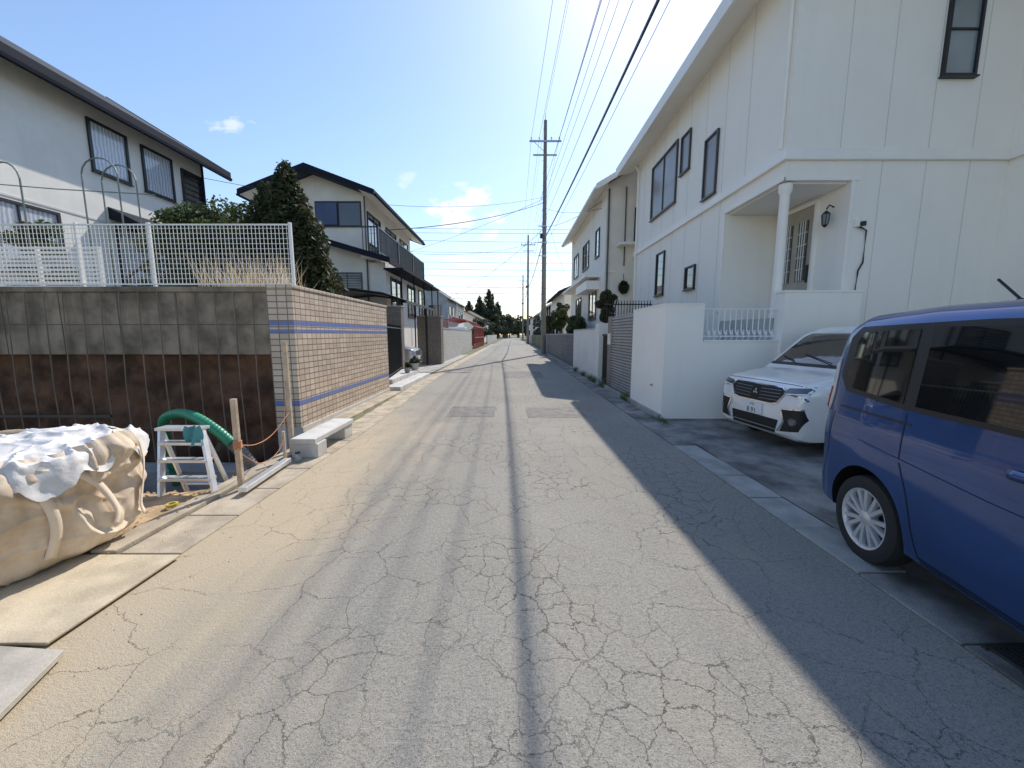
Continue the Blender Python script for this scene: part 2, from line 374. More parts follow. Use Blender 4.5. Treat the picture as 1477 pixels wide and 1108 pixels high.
# ------------------------------------------------------------------ windows
def win(par_,x,y,z,w,h,face,fr,gl,panes=2,fw=.05,grid=0,bars_h=0,out=0.0):
    def bx(mb,a0,a1,o0,o1,c0,c1):
        o0+=out;o1+=out
        if face=='-y': mb.box(x+a0,x+a1,y-o1,y-o0,z+c0,z+c1)
        elif face=='-x': mb.box(x-o1,x-o0,y+a0,y+a1,z+c0,z+c1)
        else: mb.box(x+o0,x+o1,y+a0,y+a1,z+c0,z+c1)
    f=MB(); d=.06
    bx(f,-fw,w+fw,.0,d,-fw,0); bx(f,-fw,w+fw,.0,d,h,h+fw); bx(f,-fw,0,0,d,0,h); bx(f,w,w+fw,0,d,0,h)
    bx(f,-fw-.02,w+fw+.02,0,d+.03,-fw-.025,-fw)
    for i in range(1,panes): bx(f,w*i/panes-.02,w*i/panes+.02,0,d-.015,0,h)
    for i in range(1,bars_h+1): bx(f,0,w,0,d-.012,h*i/(bars_h+1)-.012,h*i/(bars_h+1)+.012)
    for i in range(grid): bx(f,w*(i+.5)/grid-.008,w*(i+.5)/grid+.008,d,d+.015,-.02,h+.02)
    f.obj('window_frame',fr,par_)
    g_=MB(); bx(g_,0,w,0,.018,0,h); g_.obj('window_glass',gl,par_)

def gable(par_,x0,x1,y0,y1,zb,ze,zr,ox,oy,t,wallm,roofm,fascm,soffm=None):
    xm=(x0+x1)/2
    sl=(zr-ze)/((x1-x0)/2)
    MB().prism_y([(x0,zb),(x1,zb),(x1,ze),(xm,zr),(x0,ze)],y0,y1).obj('walls',wallm,par_)
    zo=ze-sl*ox
    e=.01
    MB().prism_y([(x0-ox,zo+e),(xm,zr+e),(x1+ox,zo+e),(x1+ox,zo+t),(xm,zr+t),(x0-ox,zo+t)],y0-oy,y1+oy).obj('roof',roofm,par_)
    f=MB()
    f.box(x0-ox-.03,x0-ox-.001,y0-oy-.02,y1+oy+.02,zo-.06,zo+t+.02); f.box(x1+ox+.001,x1+ox+.03,y0-oy-.02,y1+oy+.02,zo-.06,zo+t+.02)
    for ya,yb in ((y0-oy-.03,y0-oy-.001),(y1+oy+.001,y1+oy+.03)):
        f.prism_y([(x0-ox,zo-.06),(xm,zr-.06),(x1+ox,zo-.06),(x1+ox,zo+t+.03),(xm,zr+t+.03),(x0-ox,zo+t+.03)],ya,yb)
    f.obj('fascia',fascm,par_)
    if soffm:
        MB().prism_y([(x0-ox+.01,zo-.012),(x0-ox+.01,zo+.0),(x0-.002,ze-.0),(x0-.002,ze-.012)],y0-oy+.01,y1+oy-.01).prism_y([(x1+ox-.01,zo-.012),(x1+ox-.01,zo),(x1+.002,ze),(x1+.002,ze-.012)],y0-oy+.01,y1+oy-.01).obj('soffit',soffm,par_)
    gt=MB()
    for xx in (x0-ox-.08,x1+ox+.08):
        gt.prism_y([(xx-.05,zo+.02),(xx-.035,zo-.06),(xx+.035,zo-.06),(xx+.05,zo+.02)],y0-oy+.05,y1+oy-.05)
    gt.obj('gutter',fascm,par_)

# ------------------------------------------------------------------ left white house
h=empty('white_house',(-15,10,1.5))
gable(h,-20,-12,3.5,15.8,0,8.15,10.6,.6,.7,.26,left_wall_m,roof_m,dark_trim,dark_trim)
win(h,-12,11.75,6.3,1.0,1.3,'+x',frame_d,glass_c,1,.07)
win(h,-12,13.35,6.3,1.0,1.3,'+x',frame_d,glass_c,1,.07)
win(h,-12,14.85,6.15,.85,1.35,'+x',frame_d,glass,1,.06,bars_h=6)
win(h,-12,12.2,3.1,3.2,1.7,'+x',frame_d,glass_c,2,.07)
win(h,-12,9.0,3.1,1.6,1.6,'+x',frame_d,glass_c,2,.07)
MB().prism_y([(-12,5.0),(-11.1,4.75),(-11.1,4.88),(-12,5.35)],12.0,15.6).obj('awning',dark_trim,h)
bal=MB(); 
for zz in np.arange(5.5,6.6,.14): bal.box(-11.32,-11.29,16.0,17.4,zz,zz+.09)
bal.obj('balcony_louver',dark_trim,h)
MB().box(-14,-12.4,15.81,18.2,0,6.4).obj('rear_wing',left_wall_m,h); MB().box(-14.2,-12.1,15.82,18.4,6.4,6.55).obj('rear_wing_roof',dark_trim,h)
MB().tube([(-11.9,15.7,8.0),(-11.9,15.7,1.6)],.04,8).obj('downpipe',dark_trim,h)
jm=MB()
for zz in (4.85,): jm.box(-12,-11.985,3.5,15.8,zz,zz+.05)
jm.obj('band',joint_m,h)
MB().prism_y([(-13.2,8.75),(-12.2,8.42),(-12.2,8.50),(-13.2,8.83)],4,12).obj('solar_panels',carglass,h)
dh=empty('satellite_dish',(-10.6,15.2,5.9))
d=MB().lathe([(0,0),(.12,.02),(.22,.06),(.28,.10)],(0,0,0),n=24); od=d.obj('dish',M('dish_white',(.7,.7,.7),.4,bp=0),dh,smooth=True,local=True); od.rotation_euler=(R(60),0,R(35)); od.modifiers.new('s','SOLIDIFY').thickness=.01
MB().tube([(-10.65,15.3,5.9),(-10.9,15.5,5.5),(-12,15.6,5.5)],.025,6).obj('arm',steel,dh)

# ------------------------------------------------------------------ left second house
h=empty('balcony_house',(-9,22.5,1.5))
gable(h,-11.2,-6.8,18.5,26.6,0,7.95,8.75,.75,.8,.16,white_wall2,roof_m,dark_trim,soffit)
win(h,-8.95,18.5,6.55,2.0,1.0,'-y',frame_d,glass,2)
MB().box(-8.95,-8.0,18.42,18.435,6.57,7.53).obj('window_shutter',M('shutter_blue',(.07,.10,.2),.4,bp=0),h)
win(h,-8.35,18.5,3.4,1.3,1.0,'-y',frame_g,glass_g,2,bars_h=8)
MB().box(-6.8,-5.9,18.5,26.6,0,4.9).obj('ground_floor_bay',white_wall2,h)
MB().prism_y([(-8.6,5.72),(-5.5,4.82),(-5.5,4.98),(-8.6,5.88)],17.7,18.49).obj('skirt_roof',roof_m,h)
MB().prism_y([(-8.6,5.66),(-5.45,4.74),(-5.45,4.99),(-8.6,5.90)],17.66,17.70).box(-5.5,-5.44,17.7,27.4,4.72,4.96).obj('skirt_fascia',dark_trim,h)
b=MB(); b.box(-6.79,-6.0,17.9,27.0,5.02,5.2); b.obj('balcony_slab',trim_w,h)
b=MB(); b.box(-6.05,-5.98,17.9,27.0,6.32,6.38); b.box(-6.78,-5.98,17.9,17.96,6.32,6.38);b.box(-6.05,-5.99,17.9,27,5.25,5.3);b.box(-6.78,-5.98,17.9,17.95,5.25,5.3)
y=17.95
while y<27: b.box(-6.03,-6.0,y,y+.03,5.2,6.35); y+=.13
x=-6.7
while x<-6.0: b.box(x,x+.03,17.91,17.94,5.2,6.35); x+=.13
for y in (17.9,21,24,26.9): b.box(-6.06,-5.97,y,y+.08,5.0,6.4)
b.obj('balcony_railing',M('rail_bronze',(.05,.05,.055),.4,metal=.4,bp=0),h)
for y in (18.9,21.6,24.2): win(h,-6.8,y,5.25,1.7,2.0,'+x',frame_d,glass,2)
for y in (19.2,22.2,24.8): win(h,-5.9,y,2.6,1.6,1.7,'+x',frame_d,glass,2)
MB().tube([(-6.72,18.42,7.8),(-6.72,18.42,1.5)],.035,8).obj('downpipe',frame_g,h)
b=MB()
for y in (18.2,20.5,22.8,25,27): b.tube([(-5.1,y,4.6),(-5.1,y,.0)],.035,8)
b.box(-5.9,-5.0,18.2,27.2,4.55,4.62); b.obj('terrace_cover',dark_trim,h)

# ------------------------------------------------------------------ right big white house
h=empty('white_house',(9,11,0))
YF=7.3
MB().box(4.88,14,YF,15.8,4.32,8.15).box(6.07,14,YF,15.8,0,4.32).box(4.88,6.07,9.2,15.8,0,4.32).obj('walls',white_wall,h)
MB().box(8.84,14,-4,YF-.001,0,8.15).obj('side_wing',white_wall,h)
MB().box(4.9,6.06,YF+.02,9.19,.0,1.9).obj('porch_floor',conc_l,h)
MB().box(4.95,6.05,YF+.06,9.19,4.29,4.318).obj('porch_ceiling',soffit,h)
bnd=MB(); bnd.box(4.81,8.77,YF-.07,YF,4.66,4.72); bnd.box(4.81,4.88,YF,15.84,4.66,4.72); bnd.box(8.77,8.84,-4,YF,4.66,4.72)
bnd.box(4.84,8.80,YF-.04,YF,4.72,4.86); bnd.box(4.84,4.88,YF,15.84,4.72,4.86); bnd.box(8.80,8.84,-4,YF,4.72,4.86)
bnd.box(4.835,6.2,YF-.03,YF,4.32,4.38); bnd.box(4.85,4.88,YF-.03,9.3,4.32,4.38)
bnd.box(6.07,6.14,YF-.03,YF,2.3,4.32); bnd.box(4.85,4.88,9.2,9.28,2.1,4.32)
bnd.obj('trim_band',trim_w,h,bevel=.006)
ro=MB(); ro.prism_y([(4.28,7.99),(9.4,10.2),(14.6,7.99),(14.6,8.2),(9.4,10.42),(4.28,8.2)],6.7,16.5); ro.prism_y([(8.25,8.2),(11.5,9.6),(14.6,8.2),(14.6,8.4),(11.5,9.8),(8.25,8.4)],-4.6,6.69); ro.obj('roof',roof_b,h)
so=MB(); so.prism_y([(4.26,7.93),(4.26,7.98),(4.88,8.14),(4.88,8.08)],6.68,16.52); so.box(4.88,8.2,6.68,YF-.001,8.08,8.14)
so.obj('eave_soffit',soffit,h)
ga=MB(); ga.box(4.20,4.26,6.66,16.54,7.88,8.22); ga.box(4.26,8.2,6.60,6.66,7.9,8.2); ga.obj('gutter',trim_w,h,bevel=.01)
jn=MB()
for i in range(1,9):
    y=YF+i*.91+.35
    for z0,z1 in ((4.86,8.08),(1.5,4.66)):
        if z0<2 and y<9.3: continue
        jn.box(4.876,4.8805-.002,y,y+.012,z0,z1)
for i in range(0,5):
    x=4.88+.93+i*.78
    if x<8.8: 
        jn.box(x,x+.012,YF-.003,YF,4.86,8.08)
        if x>6.2: jn.box(x,x+.012,YF-.003,YF,.3,4.66)
for i in range(9):
    y=6.5-i*.91; jn.box(8.837,8.84,y,y+.012,.3,4.66); jn.box(8.837,8.84,y,y+.012,4.86,8.1)
jn.obj('panel_joints',joint_m,h)
MB().tube([(4.84,7.42,8.0),(4.84,7.42,4.9)],.028,8).obj('downpipe',trim_w,h)
MB().tube([(4.7,15.55,7.9),(4.82,15.55,7.7),(4.82,15.55,1.6)],.035,8).obj('downpipe',trim_w,h)
c=MB(); c.lathe([(.11,0),(.11,.06),(.085,.08),(.078,2.2),(.09,2.24),(.11,2.28),(.11,2.4)],(4.99,7.42,1.9),n=24); c.obj('porch_column',trim_w,h,smooth=True)
win(h,7.45,YF,6.05,.5,1.4,'-y',frame_d,glass_g,1,.04,bars_h=1)
win(h,4.88,12.1,5.55,1.95,1.65,'-x',frame_g,glass_b,2,.05)
win(h,4.88,11.25,6.15,.5,.95,'-x',frame_g,glass_b,1,.04)
win(h,4.88,9.75,5.0,.55,1.35,'-x',frame_g,glass_b,1,.04)
win(h,4.88,12.7,2.9,.6,1.3,'-x',frame_d,glass,1,.04)
win(h,4.88,10.55,2.85,.5,.55,'-x',frame_d,glass,1,.04)
dm=M('door_tan',(.42,.37,.30),.5,bp=0)
d=MB(); d.box(6.03,6.07,8.02,9.02,1.9,4.16); d.obj('door_leaf',dm,h,bevel=.01)
d=MB(); d.box(6.0,6.07,7.95,8.02,1.9,4.23); d.box(6.0,6.07,9.02,9.09,1.9,4.23); d.box(6.0,6.07,8.02,9.02,4.16,4.23); d.obj('door_frame',trim_w,h,bevel=.006)
d=MB()
for yy in (8.16,8.60): d.box(6.012,6.03,yy,yy+.26,2.7,3.9)
d.obj('door_glass',glass,h)
d=MB()
for yy in (8.16,8.60):
    for k in range(1,4): d.box(6.0,6.012,yy+.065*k-.006,yy+.065*k+.006,2.7,3.9)
    for k in range(1,5): d.box(6.0,6.012,yy,yy+.26,2.7+.24*k-.006,2.7+.24*k+.006)
d.obj('door_bars',trim_w,h)
d=MB(); d.tube([(5.98,8.1,2.7),(5.96,8.1,2.9),(5.96,8.1,3.2),(5.98,8.1,3.4)],.012,6); d.box(6.015,6.03,8.07,8.13,2.65,3.0)
d.obj('door_handle',blackiron,h)
l=MB(); lx,ly,lz=5.93,7.62,3.75
l.tube([(6.07,ly,lz+.22),(5.98,ly,lz+.26),(lx,ly,lz+.18)],.012,6); l.lathe([(.0,.16),(.02,.15),(.07,.10),(.075,.09)],(lx,ly,lz),n=6); l.lathe([(.05,-.1),(.03,-.13),(0,-.15)],(lx,ly,lz),n=6)
for k in range(6):
    a=k*math.pi/3; l.tube([(lx+.07*math.cos(a),ly+.07*math.sin(a),lz+.09),(lx+.05*math.cos(a),ly+.05*math.sin(a),lz-.1)],.006,4)
l.obj('wall_lantern',blackiron,h); MB().lathe([(.06,.09),(.043,-.1)],(lx,ly,lz),n=6).obj('lantern_glass',glass_g,h)
l=MB(); l.tube([(6.22,7.27,3.55),(6.3,7.24,3.5),(6.42,7.27,3.46),(6.42,7.27,2.9),(6.35,7.27,2.75),(6.33,7.27,2.35)],.014,6); l.lathe([(0,0),(.05,0),(.05,-.07),(0,-.07)],(6.3,7.22,3.6),n=12)
l.obj('cable',black,h); MB().box(6.20,6.28,7.22,7.30,3.52,3.66).obj('camera_box',trim_w,h,bevel=.01)

bw=empty('boundary_wall',(3.2,8,0))
MB().box(2.80,3.5,7.1,7.28,0,2.12).box(2.80,2.98,7.28,9.0,0,2.12).box(3.5,4.9,7.1,7.28,0,1.46).box(4.9,6.28,7.05,7.29,0,2.34).obj('wall',white_wall,bw)
MB().box(2.785,3.515,7.085,7.295,2.12,2.15).box(2.785,2.995,7.295,9.0,2.12,2.15).box(4.885,6.295,7.035,7.298,2.34,2.38).box(3.515,4.885,7.085,7.29,1.46,1.49).obj('cap',trim_w,bw,bevel=.006)
MB().lathe([(0,0),(.02,0),(.02,-.05),(0,-.05)],(2.80,7.6,.6),axis='x',n=12).obj('weep_pipe',steel,bw)
f=empty('ornamental_fence',(4.2,7.18,1.49)); w=MB()
w.tube([(3.52,7.18,2.05),(4.88,7.18,2.05)],.014,6); w.tube([(3.52,7.18,1.56),(4.88,7.18,1.56)],.014,6)
x=3.6
while x<4.86:
    w.tube([(x,7.18,2.05),(x,7.18,1.68)]+[(x+.025*(1-math.cos(t)),7.18-.04*math.sin(t),1.66-.08*math.sin(t)) for t in np.linspace(.2,3.0,5)]+[(x+.05,7.18,1.68)],.010,5)
    w.tube([(x,7.18,1.68),(x-.0,7.10,1.60),(x,7.08,1.54),(x,7.12,1.5)],.009,5)
    x+=.105
w.obj('bars',fence_w,f)
f=empty('slatted_fence',(2.9,10,0)); w=MB(); z=.12
while z<2.06: w.box(2.84,2.87,9.02,11.0,z,z+.05); z+=.075
w.box(2.88,2.93,9.02,11,.05,2.1); w.obj('slats',M('slat_grey',(.33,.32,.31),.5,bp=0),f)
gp=empty('gate_pillar',(3,11.4,0)); MB().box(2.84,3.2,11.02,11.5,0,2.1).obj('pillar',tile_br,gp); MB().box(2.81,2.84,11.1,11.4,1.3,1.62).obj('mailbox',alu,gp)
gt=empty('gate',(3,12,0)); w=MB(); y=11.55
while y<12.6: w.box(2.96,2.99,y,y+.03,.1,1.6); y+=.1
w.box(2.95,3.0,11.5,12.65,1.55,1.6); w.box(2.95,3.0,11.5,12.65,.15,.2); w.obj('bars',blackiron,gt)
gp=empty('gate_pillar',(3,12.9,0)); MB().box(2.84,3.15,12.66,13.2,0,1.95).obj('pillar',white_wall2,gp)
bw=empty('garden_wall',(3,15.5,0)); MB().box(2.86,3.02,13.2,18,0,1.75).obj('wall',white_wall2,bw); MB().box(2.85,3.03,13.2,18,1.75,1.8).obj('cap',conc_l,bw)
bw=empty('block_wall',(3,25,0)); MB().box(2.9,3.05,18.02,38,0,1.55).obj('blocks',block_g,bw); MB().box(2.88,3.07,18.02,38,1.55,1.62).obj('cap',conc,bw)
bw=empty('block_wall',(3,55,0)); MB().box(3.1,3.25,40,75,0,1.4).obj('blocks',block_l,bw)
MB().box(3.06,30,9.2,60,-.1,1.45).obj('terrain',groundm)
f=empty('iron_fence',(4,14,1.5)); w=MB(); x=3.3
while x<4.8: w.tube([(x,13.6,1.5),(x,13.6,2.75)],.014,5); x+=.1
w.box(3.25,4.85,13.58,13.62,2.6,2.64); w.box(3.25,4.85,13.58,13.62,1.7,1.74); w.obj('bars',blackiron,f)

h=empty('white_house',(7,22,0))
gable(h,4.12,11,17.6,27.4,.5,8.0,10,.55,.6,.15,white_wall2,roof_b,trim_w,soffit)
win(h,4.12,18.8,5.3,.7,1.2,'-x',frame_d,glass,1); win(h,4.12,21.3,5.2,1.6,1.3,'-x',frame_d,glass,2); win(h,4.12,24.6,5.2,1.5,1.3,'-x',frame_d,glass,2)
win(h,4.12,19.2,2.4,1.6,1.4,'-x',frame_g,glass,2); win(h,4.12,23.3,2.2,1.7,1.5,'-x',frame_g,glass,2)
MB().box(3.5,4.12,18.6,21.6,3.7,4.1).box(3.4,4.12,18.5,26.8,4.25,4.36).obj('bay_canopy',trim_w,h)
MB().box(4.6,6.2,17.0,17.6,5.4,5.5).box(4.1,4.6,17.56,17.6,4.3,4.42).obj('ledge',trim_w,h)
MB().tube([(4.2,17.5,7.8),(4.2,17.5,1.5)],.04,8).tube([(4.95,17.55,7.9),(4.95,17.55,4.6)],.03,8).obj('downpipe',frame_g,h)
win(h,5.4,17.6,5.6,.8,1.4,'-y',frame_d,glass,1)
def simple_house(name,x0,x1,y0,y1,ze,zr,wm,rm,fm,face):
    h=empty(name,((x0+x1)/2,(y0+y1)/2,0))
    gable(h,x0,x1,y0,y1,0,ze,zr,.5,.5,.15,wm,rm,fm)
    xx=x0 if face=='-x' else x1
    for zz in (1.3,4.0):
        if zz+1.2<ze:
            y=y0+1
            while y+1.6<y1: win(h,xx,y,zz,1.5,1.2,face,frame_d,glass,2); y+=3
            win(h,x0+.8,y0,zz,1.5,1.2,'-y',frame_d,glass,2); win(h,x1-2.4,y0,zz,1.5,1.2,'-y',frame_d,glass,2)
    return h
simple_house('tiled_roof_house',4.4,12,33,43,5.2,6.8,white_wall2,roof_m,dark_trim,'-x')
simple_house('tiled_roof_house',5,12,50,60,5.4,7.4,left_wall_m,roof_b,trim_w,'-x')
simple_house('tiled_roof_house',5,12,72,84,5.4,7.4,left_wall_m,roof_m,trim_w,'-x')
simple_house('tiled_roof_house',4.6,13,98,110,5.4,7.6,white_wall2,roof_b,roof_b,'-x')
blue_w=M('blue_grey_siding',(.30,.34,.38),.7,bp=.1); roof_r=M('roof_red',(.28,.11,.08),.7,var=.2,bp=.3,bs=20)
simple_house('grey_house',-14,-8.2,50,58,6.3,8.2,blue_w,roof_m,trim_w,'+x')
simple_house('grey_house',-15,-8.6,62,70,6.4,8.4,left_wall_m,roof_m,dark_trim,'+x')
simple_house('red_roof_house',-13,-5.6,76,86,4.2,6.0,white_wall2,roof_r,roof_r,'+x')
simple_house('grey_house',-14,-6.6,96,108,5.4,7.4,white_wall2,roof_b,dark_trim,'+x')
simple_house('grey_house',-22,-14,33,43,6.3,8.2,white_wall2,roof_m,dark_trim,'+x')

# ------------------------------------------------------------------ left mid-distance
gp=empty('gate_pillar',(-4.4,14.6,0)); MB().box(-5.1,-4.15,14.6,14.95,0,2.6).obj('pillar',tile_br,gp); MB().box(-5.13,-4.12,14.57,14.98,2.6,2.65).obj('cap',conc,gp,bevel=.01)
gp=empty('gate_pillar',(-4.4,20.5,0)); MB().box(-5.0,-3.75,20.5,21.2,0,2.5).obj('pillar',tile_br,gp); MB().box(-5.03,-3.72,20.47,21.23,2.5,2.56).obj('cap',conc,gp,bevel=.01)
f=empty('iron_gate',(-3.9,12.4,0)); w=MB(); x=0
for i in range(26):
    t=i/25; xx=-3.55-.62*t; yy=10.6+3.9*t; w.tube([(xx,yy,.25),(xx,yy,1.9)],.016,5)
w.tube([(-3.55,10.6,1.8),(-4.17,14.5,1.8)],.02,5); w.tube([(-3.55,10.6,.35),(-4.17,14.5,.35)],.02,5); w.obj('bars',blackiron,f)
st=empty('entrance_step',(-3.4,12,0)); MB().box(-3.9,-3.1,10.6,14.5,-.05,.14).box(-4.6,-3.5,11.2,14.5,-.05,.28).obj('steps',conc_l,st,bevel=.01)
bw=empty('garden_wall',(-6,12.5,0)); MB().box(-5.6,-5.45,10.45,14.6,0,2.2).obj('wall',block_g,bw); MB().box(-5.62,-5.43,10.45,14.6,2.2,2.25).obj('cap',conc,bw)
cp=empty('carport',(-6,17.5,0)); w=MB()
for (x,y) in ((-4.4,15.3),(-4.4,20.0),(-8.5,15.3),(-8.5,20)): w.box(x-.05,x+.05,y-.05,y+.05,0,2.9)
for y in (15.3,17.6,20.0): w.tube([(-8.5,y,2.9),(-7.5,y,3.2),(-6.2,y,3.3),(-5.0,y,3.15),(-4.1,y,2.85)],.04,6)
w.box(-4.14,-4.06,15.1,20.2,2.8,2.9); w.obj('frame',frame_d,cp)
w=MB(); P=[(-8.5,2.95),(-7.5,3.25),(-6.2,3.35),(-5.0,3.2),(-4.1,2.90)]
for a,b_ in zip(P[:-1],P[1:]): w.quad((a[0],15.1,a[1]),(b_[0],15.1,b_[1]),(b_[0],20.2,b_[1]),(a[0],20.2,a[1]))
w.obj('canopy',M('canopy_smoke',(.12,.12,.13),.3,bp=0),cp)
bw=empty('block_wall',(-4,30,0)); MB().box(-4.1,-3.95,21.3,38,0,1.9).obj('blocks',block_l,bw); MB().box(-4.12,-3.93,21.3,38,1.9,1.96).obj('cap',conc,bw)
bw=empty('block_wall',(-4,80,0)); MB().box(-4.1,-3.95,62,100,0,1.4).obj('blocks',block_l,bw)
rs=empty('red_pipe_shelter',(-5.5,45,0)); w=MB(); redm=M('red_paint',(.34,.075,.055),.5,bp=0)
for y in np.arange(42,56,1.6):
    w.tube([(-8.4,y,0),(-8.4,y,2.4),(-7.4,y,3.1),(-6.2,y,3.35),(-5.0,y,3.1),(-4.0,y,2.4),(-4.0,y,0)],.055,6)
for (x,z) in ((-8.4,2.4),(-7.4,3.1),(-6.2,3.35),(-5,3.1),(-4,2.4),(-4,1.2)): w.tube([(x,42,z),(x,55,z)],.045,5)
w.obj('pipe_frame',redm,rs); MB().box(-8.3,-4.2,55.2,55.4,0,1.6).box(-4.25,-4.1,42,55,0,.5).obj('brick_base',brick_red,rs)

# ------------------------------------------------------------------ vegetation
def leaves(name,clumps,n,size,mats,parent,seed,elong=1.6,inner=.45,flat=0):
    rng=np.random.default_rng(seed)
    C=np.array([c[0] for c in clumps],float); Rd=np.array([c[1] for c in clumps],float)
    w=(Rd.prod(axis=1))**(2/3); w/=w.sum(); k=rng.choice(len(C),n,p=w)
    d=rng.normal(size=(n,3)); d/=np.linalg.norm(d,axis=1)[:,None]
    rr=rng.uniform(inner,1.0,n)**.7+rng.normal(0,.05,n)
    P=C[k]+d*Rd[k]*rr[:,None]
    nr=d+rng.normal(0,.7,(n,3)); nr/=np.linalg.norm(nr,axis=1)[:,None]
    a=np.cross(nr,rng.normal(size=(n,3))); a/=np.linalg.norm(a,axis=1)[:,None]; b=np.cross(nr,a)
    s=size*rng.uniform(.6,1.4,n)[:,None]
    a=a*s*elong; b=b*s
    V=np.stack([P-a*.5-b*.15,P-b*.5+a*.05,P+a*.5,P+b*.5-a*.05],1).reshape(-1,3)
    me=bpy.data.meshes.new(name); me.vertices.add(4*n); me.vertices.foreach_set('co',V.ravel())
    me.loops.add(4*n); me.loops.foreach_set('vertex_index',np.arange(4*n)); me.polygons.add(n)
    me.polygons.foreach_set('loop_start',np.arange(0,4*n,4)); 
    for m in mats: me.materials.append(m)
    tone=rng.random(len(C))[k]*.6+rng.random(n)*.6-(rr<.7)*.35  # leaves deep in a clump go darker: crown shade put into the colour
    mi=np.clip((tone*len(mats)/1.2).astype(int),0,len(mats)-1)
    me.polygons.foreach_set('material_index',mi); me.update(calc_edges=True); me.validate()
    o=bpy.data.objects.new(name,me); link(o); par(o,parent); return o
def rclumps(c,r,n,cr,rng,surf=.6):
    out=[]
    for i in range(n):
        d=Vector((rng.gauss(0,1),rng.gauss(0,1),rng.gauss(0,1))).normalized(); k=rng.uniform(surf,1)
        q=cr*rng.uniform(.7,1.35)
        out.append(((c[0]+d.x*r[0]*k,c[1]+d.y*r[1]*k,c[2]+d.z*r[2]*k),(q,q,q*.85)))
    return out
rg=random.Random(3)
def spire(x,y,z0,z1,rb,n,rng,pw=.75):
    cl=[]
    for i in range(n):
        t=(i/n)**.85; zz=z0+(z1-z0)*t; rr=rb*(1-t)**pw*(.9+.25*math.sin(i*1.7)); a=i*2.4
        q=.13+.24*(1-t); cl.append(((x+rr*.75*math.cos(a),y+rr*.75*math.sin(a),zz),(q,q,q*1.5)))
    return cl
t=empty('juniper_tree',(-5.0,9,1.5))
MB().tube([(-5,9,1.5),(-5.03,9.02,3),(-4.98,9,4.6)],[.12,.08,.03],8).tube([(-5,9,2.2),(-4.6,8.9,3),(-4.45,8.8,3.6)],[.06,.04,.02],6).tube([(-5,9,2.4),(-5.3,9.1,3.2),(-5.5,9.1,4.0)],[.06,.04,.02],6).obj('trunk',bark,t)
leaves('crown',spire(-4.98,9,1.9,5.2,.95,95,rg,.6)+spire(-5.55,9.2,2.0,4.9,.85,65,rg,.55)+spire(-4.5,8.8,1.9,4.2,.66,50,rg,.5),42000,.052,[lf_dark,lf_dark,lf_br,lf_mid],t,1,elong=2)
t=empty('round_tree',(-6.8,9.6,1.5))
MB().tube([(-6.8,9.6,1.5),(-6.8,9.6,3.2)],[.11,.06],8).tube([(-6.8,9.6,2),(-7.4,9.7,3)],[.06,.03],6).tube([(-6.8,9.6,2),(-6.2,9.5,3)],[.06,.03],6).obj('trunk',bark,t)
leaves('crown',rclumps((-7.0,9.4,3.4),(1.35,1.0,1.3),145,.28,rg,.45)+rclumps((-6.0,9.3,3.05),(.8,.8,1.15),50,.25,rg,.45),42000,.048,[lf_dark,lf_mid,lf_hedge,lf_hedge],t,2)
t=empty('dry_grass',(-4.4,6.9,1.55)); w=MB()
for i in range(620):
    x=rg.uniform(-5.2,-3.75); y=rg.uniform(6.5,7.2); a=rg.uniform(0,6.28); l=rg.uniform(.1,.45); hh=rg.uniform(.7,1.5)
    p0=Vector((x,y,1.5)); p1=Vector((x+l*.3*math.cos(a),y+l*.3*math.sin(a),1.5+hh*.7)); p2=Vector((x+l*math.cos(a),y+l*math.sin(a),1.5+hh))
    s=.006; w.add([p0-Vector((s,0,0)),p0+Vector((s,0,0)),p1+Vector((s,0,0)),p1-Vector((s,0,0)),p2],[(0,1,2,3),(3,2,4)])
w.obj('stems',lf_dry,t,recalc=False)
t=empty('garden_shrub',(-9.8,8.6,1.5)); MB().tube([(-9.8,8.6,1.5),(-9.8,8.6,2.6)],.04,6).obj('stem',bark,t); leaves('crown',rclumps((-10.2,8.6,3.1),(.5,.5,.9),25,.2,rg),5000,.05,[lf_mid,lf_hedge,lf_br],t,5)
t=empty('garden_shrub',(-7.8,7.6,1.5)); MB().tube([(-6.9,7.0,1.5),(-6.8,7.0,2.6),(-6.2,7.0,3.0)],.025,6).tube([(-6.6,7,2.2),(-5.7,7,3.0)],.02,6).obj('stem',bark,t); leaves('crown',rclumps((-6.3,7.05,2.6),(.6,.2,.4),9,.12,rg),500,.04,[lf_mid,lf_br],t,6)
t=empty('garden_tree',(3.7,14.5,1.5)); MB().tube([(3.7,14.6,1.45),(3.6,14.6,2.6),(3.5,14.5,3.1)],[.06,.04,.02],6).tube([(3.7,14.6,2.0),(3.95,14.7,2.9)],[.04,.02],6).obj('trunk',bark,t)
leaves('crown',rclumps((3.5,14.6,2.65),(.42,.42,.6),26,.15,rg,.3),6500,.05,[lf_dark,lf_br,lf_br,lf_mid],t,8)
t=empty('hanging_wreath',(4.62,17.5,3.6)); leaves('leaves',[((4.95+.15*math.cos(a),17.48,3.65+.2*math.sin(a)),(.10,.08,.10)) for a in np.linspace(0,6.2,14)]+[((4.95,17.5,3.6),(.14,.06,.14))],1500,.04,[lf_dark,lf_br],t,9)
MB().tube([(4.95,17.58,4.25),(4.95,17.48,3.9)],.012,5).obj('hook',blackiron,t)
t=empty('hedge',(3.6,20,1.5)); leaves('foliage',rclumps((3.5,21.5,1.9),(.35,2.6,.7),60,.25,rg,.2),9000,.06,[lf_dark,lf_mid,lf_hedge],t,10); MB().tube([(3.5,20,1.4),(3.5,20,2.3)],.03,5).tube([(3.5,22.5,1.4),(3.5,22.5,2.3)],.03,5).obj('stems',bark,t)
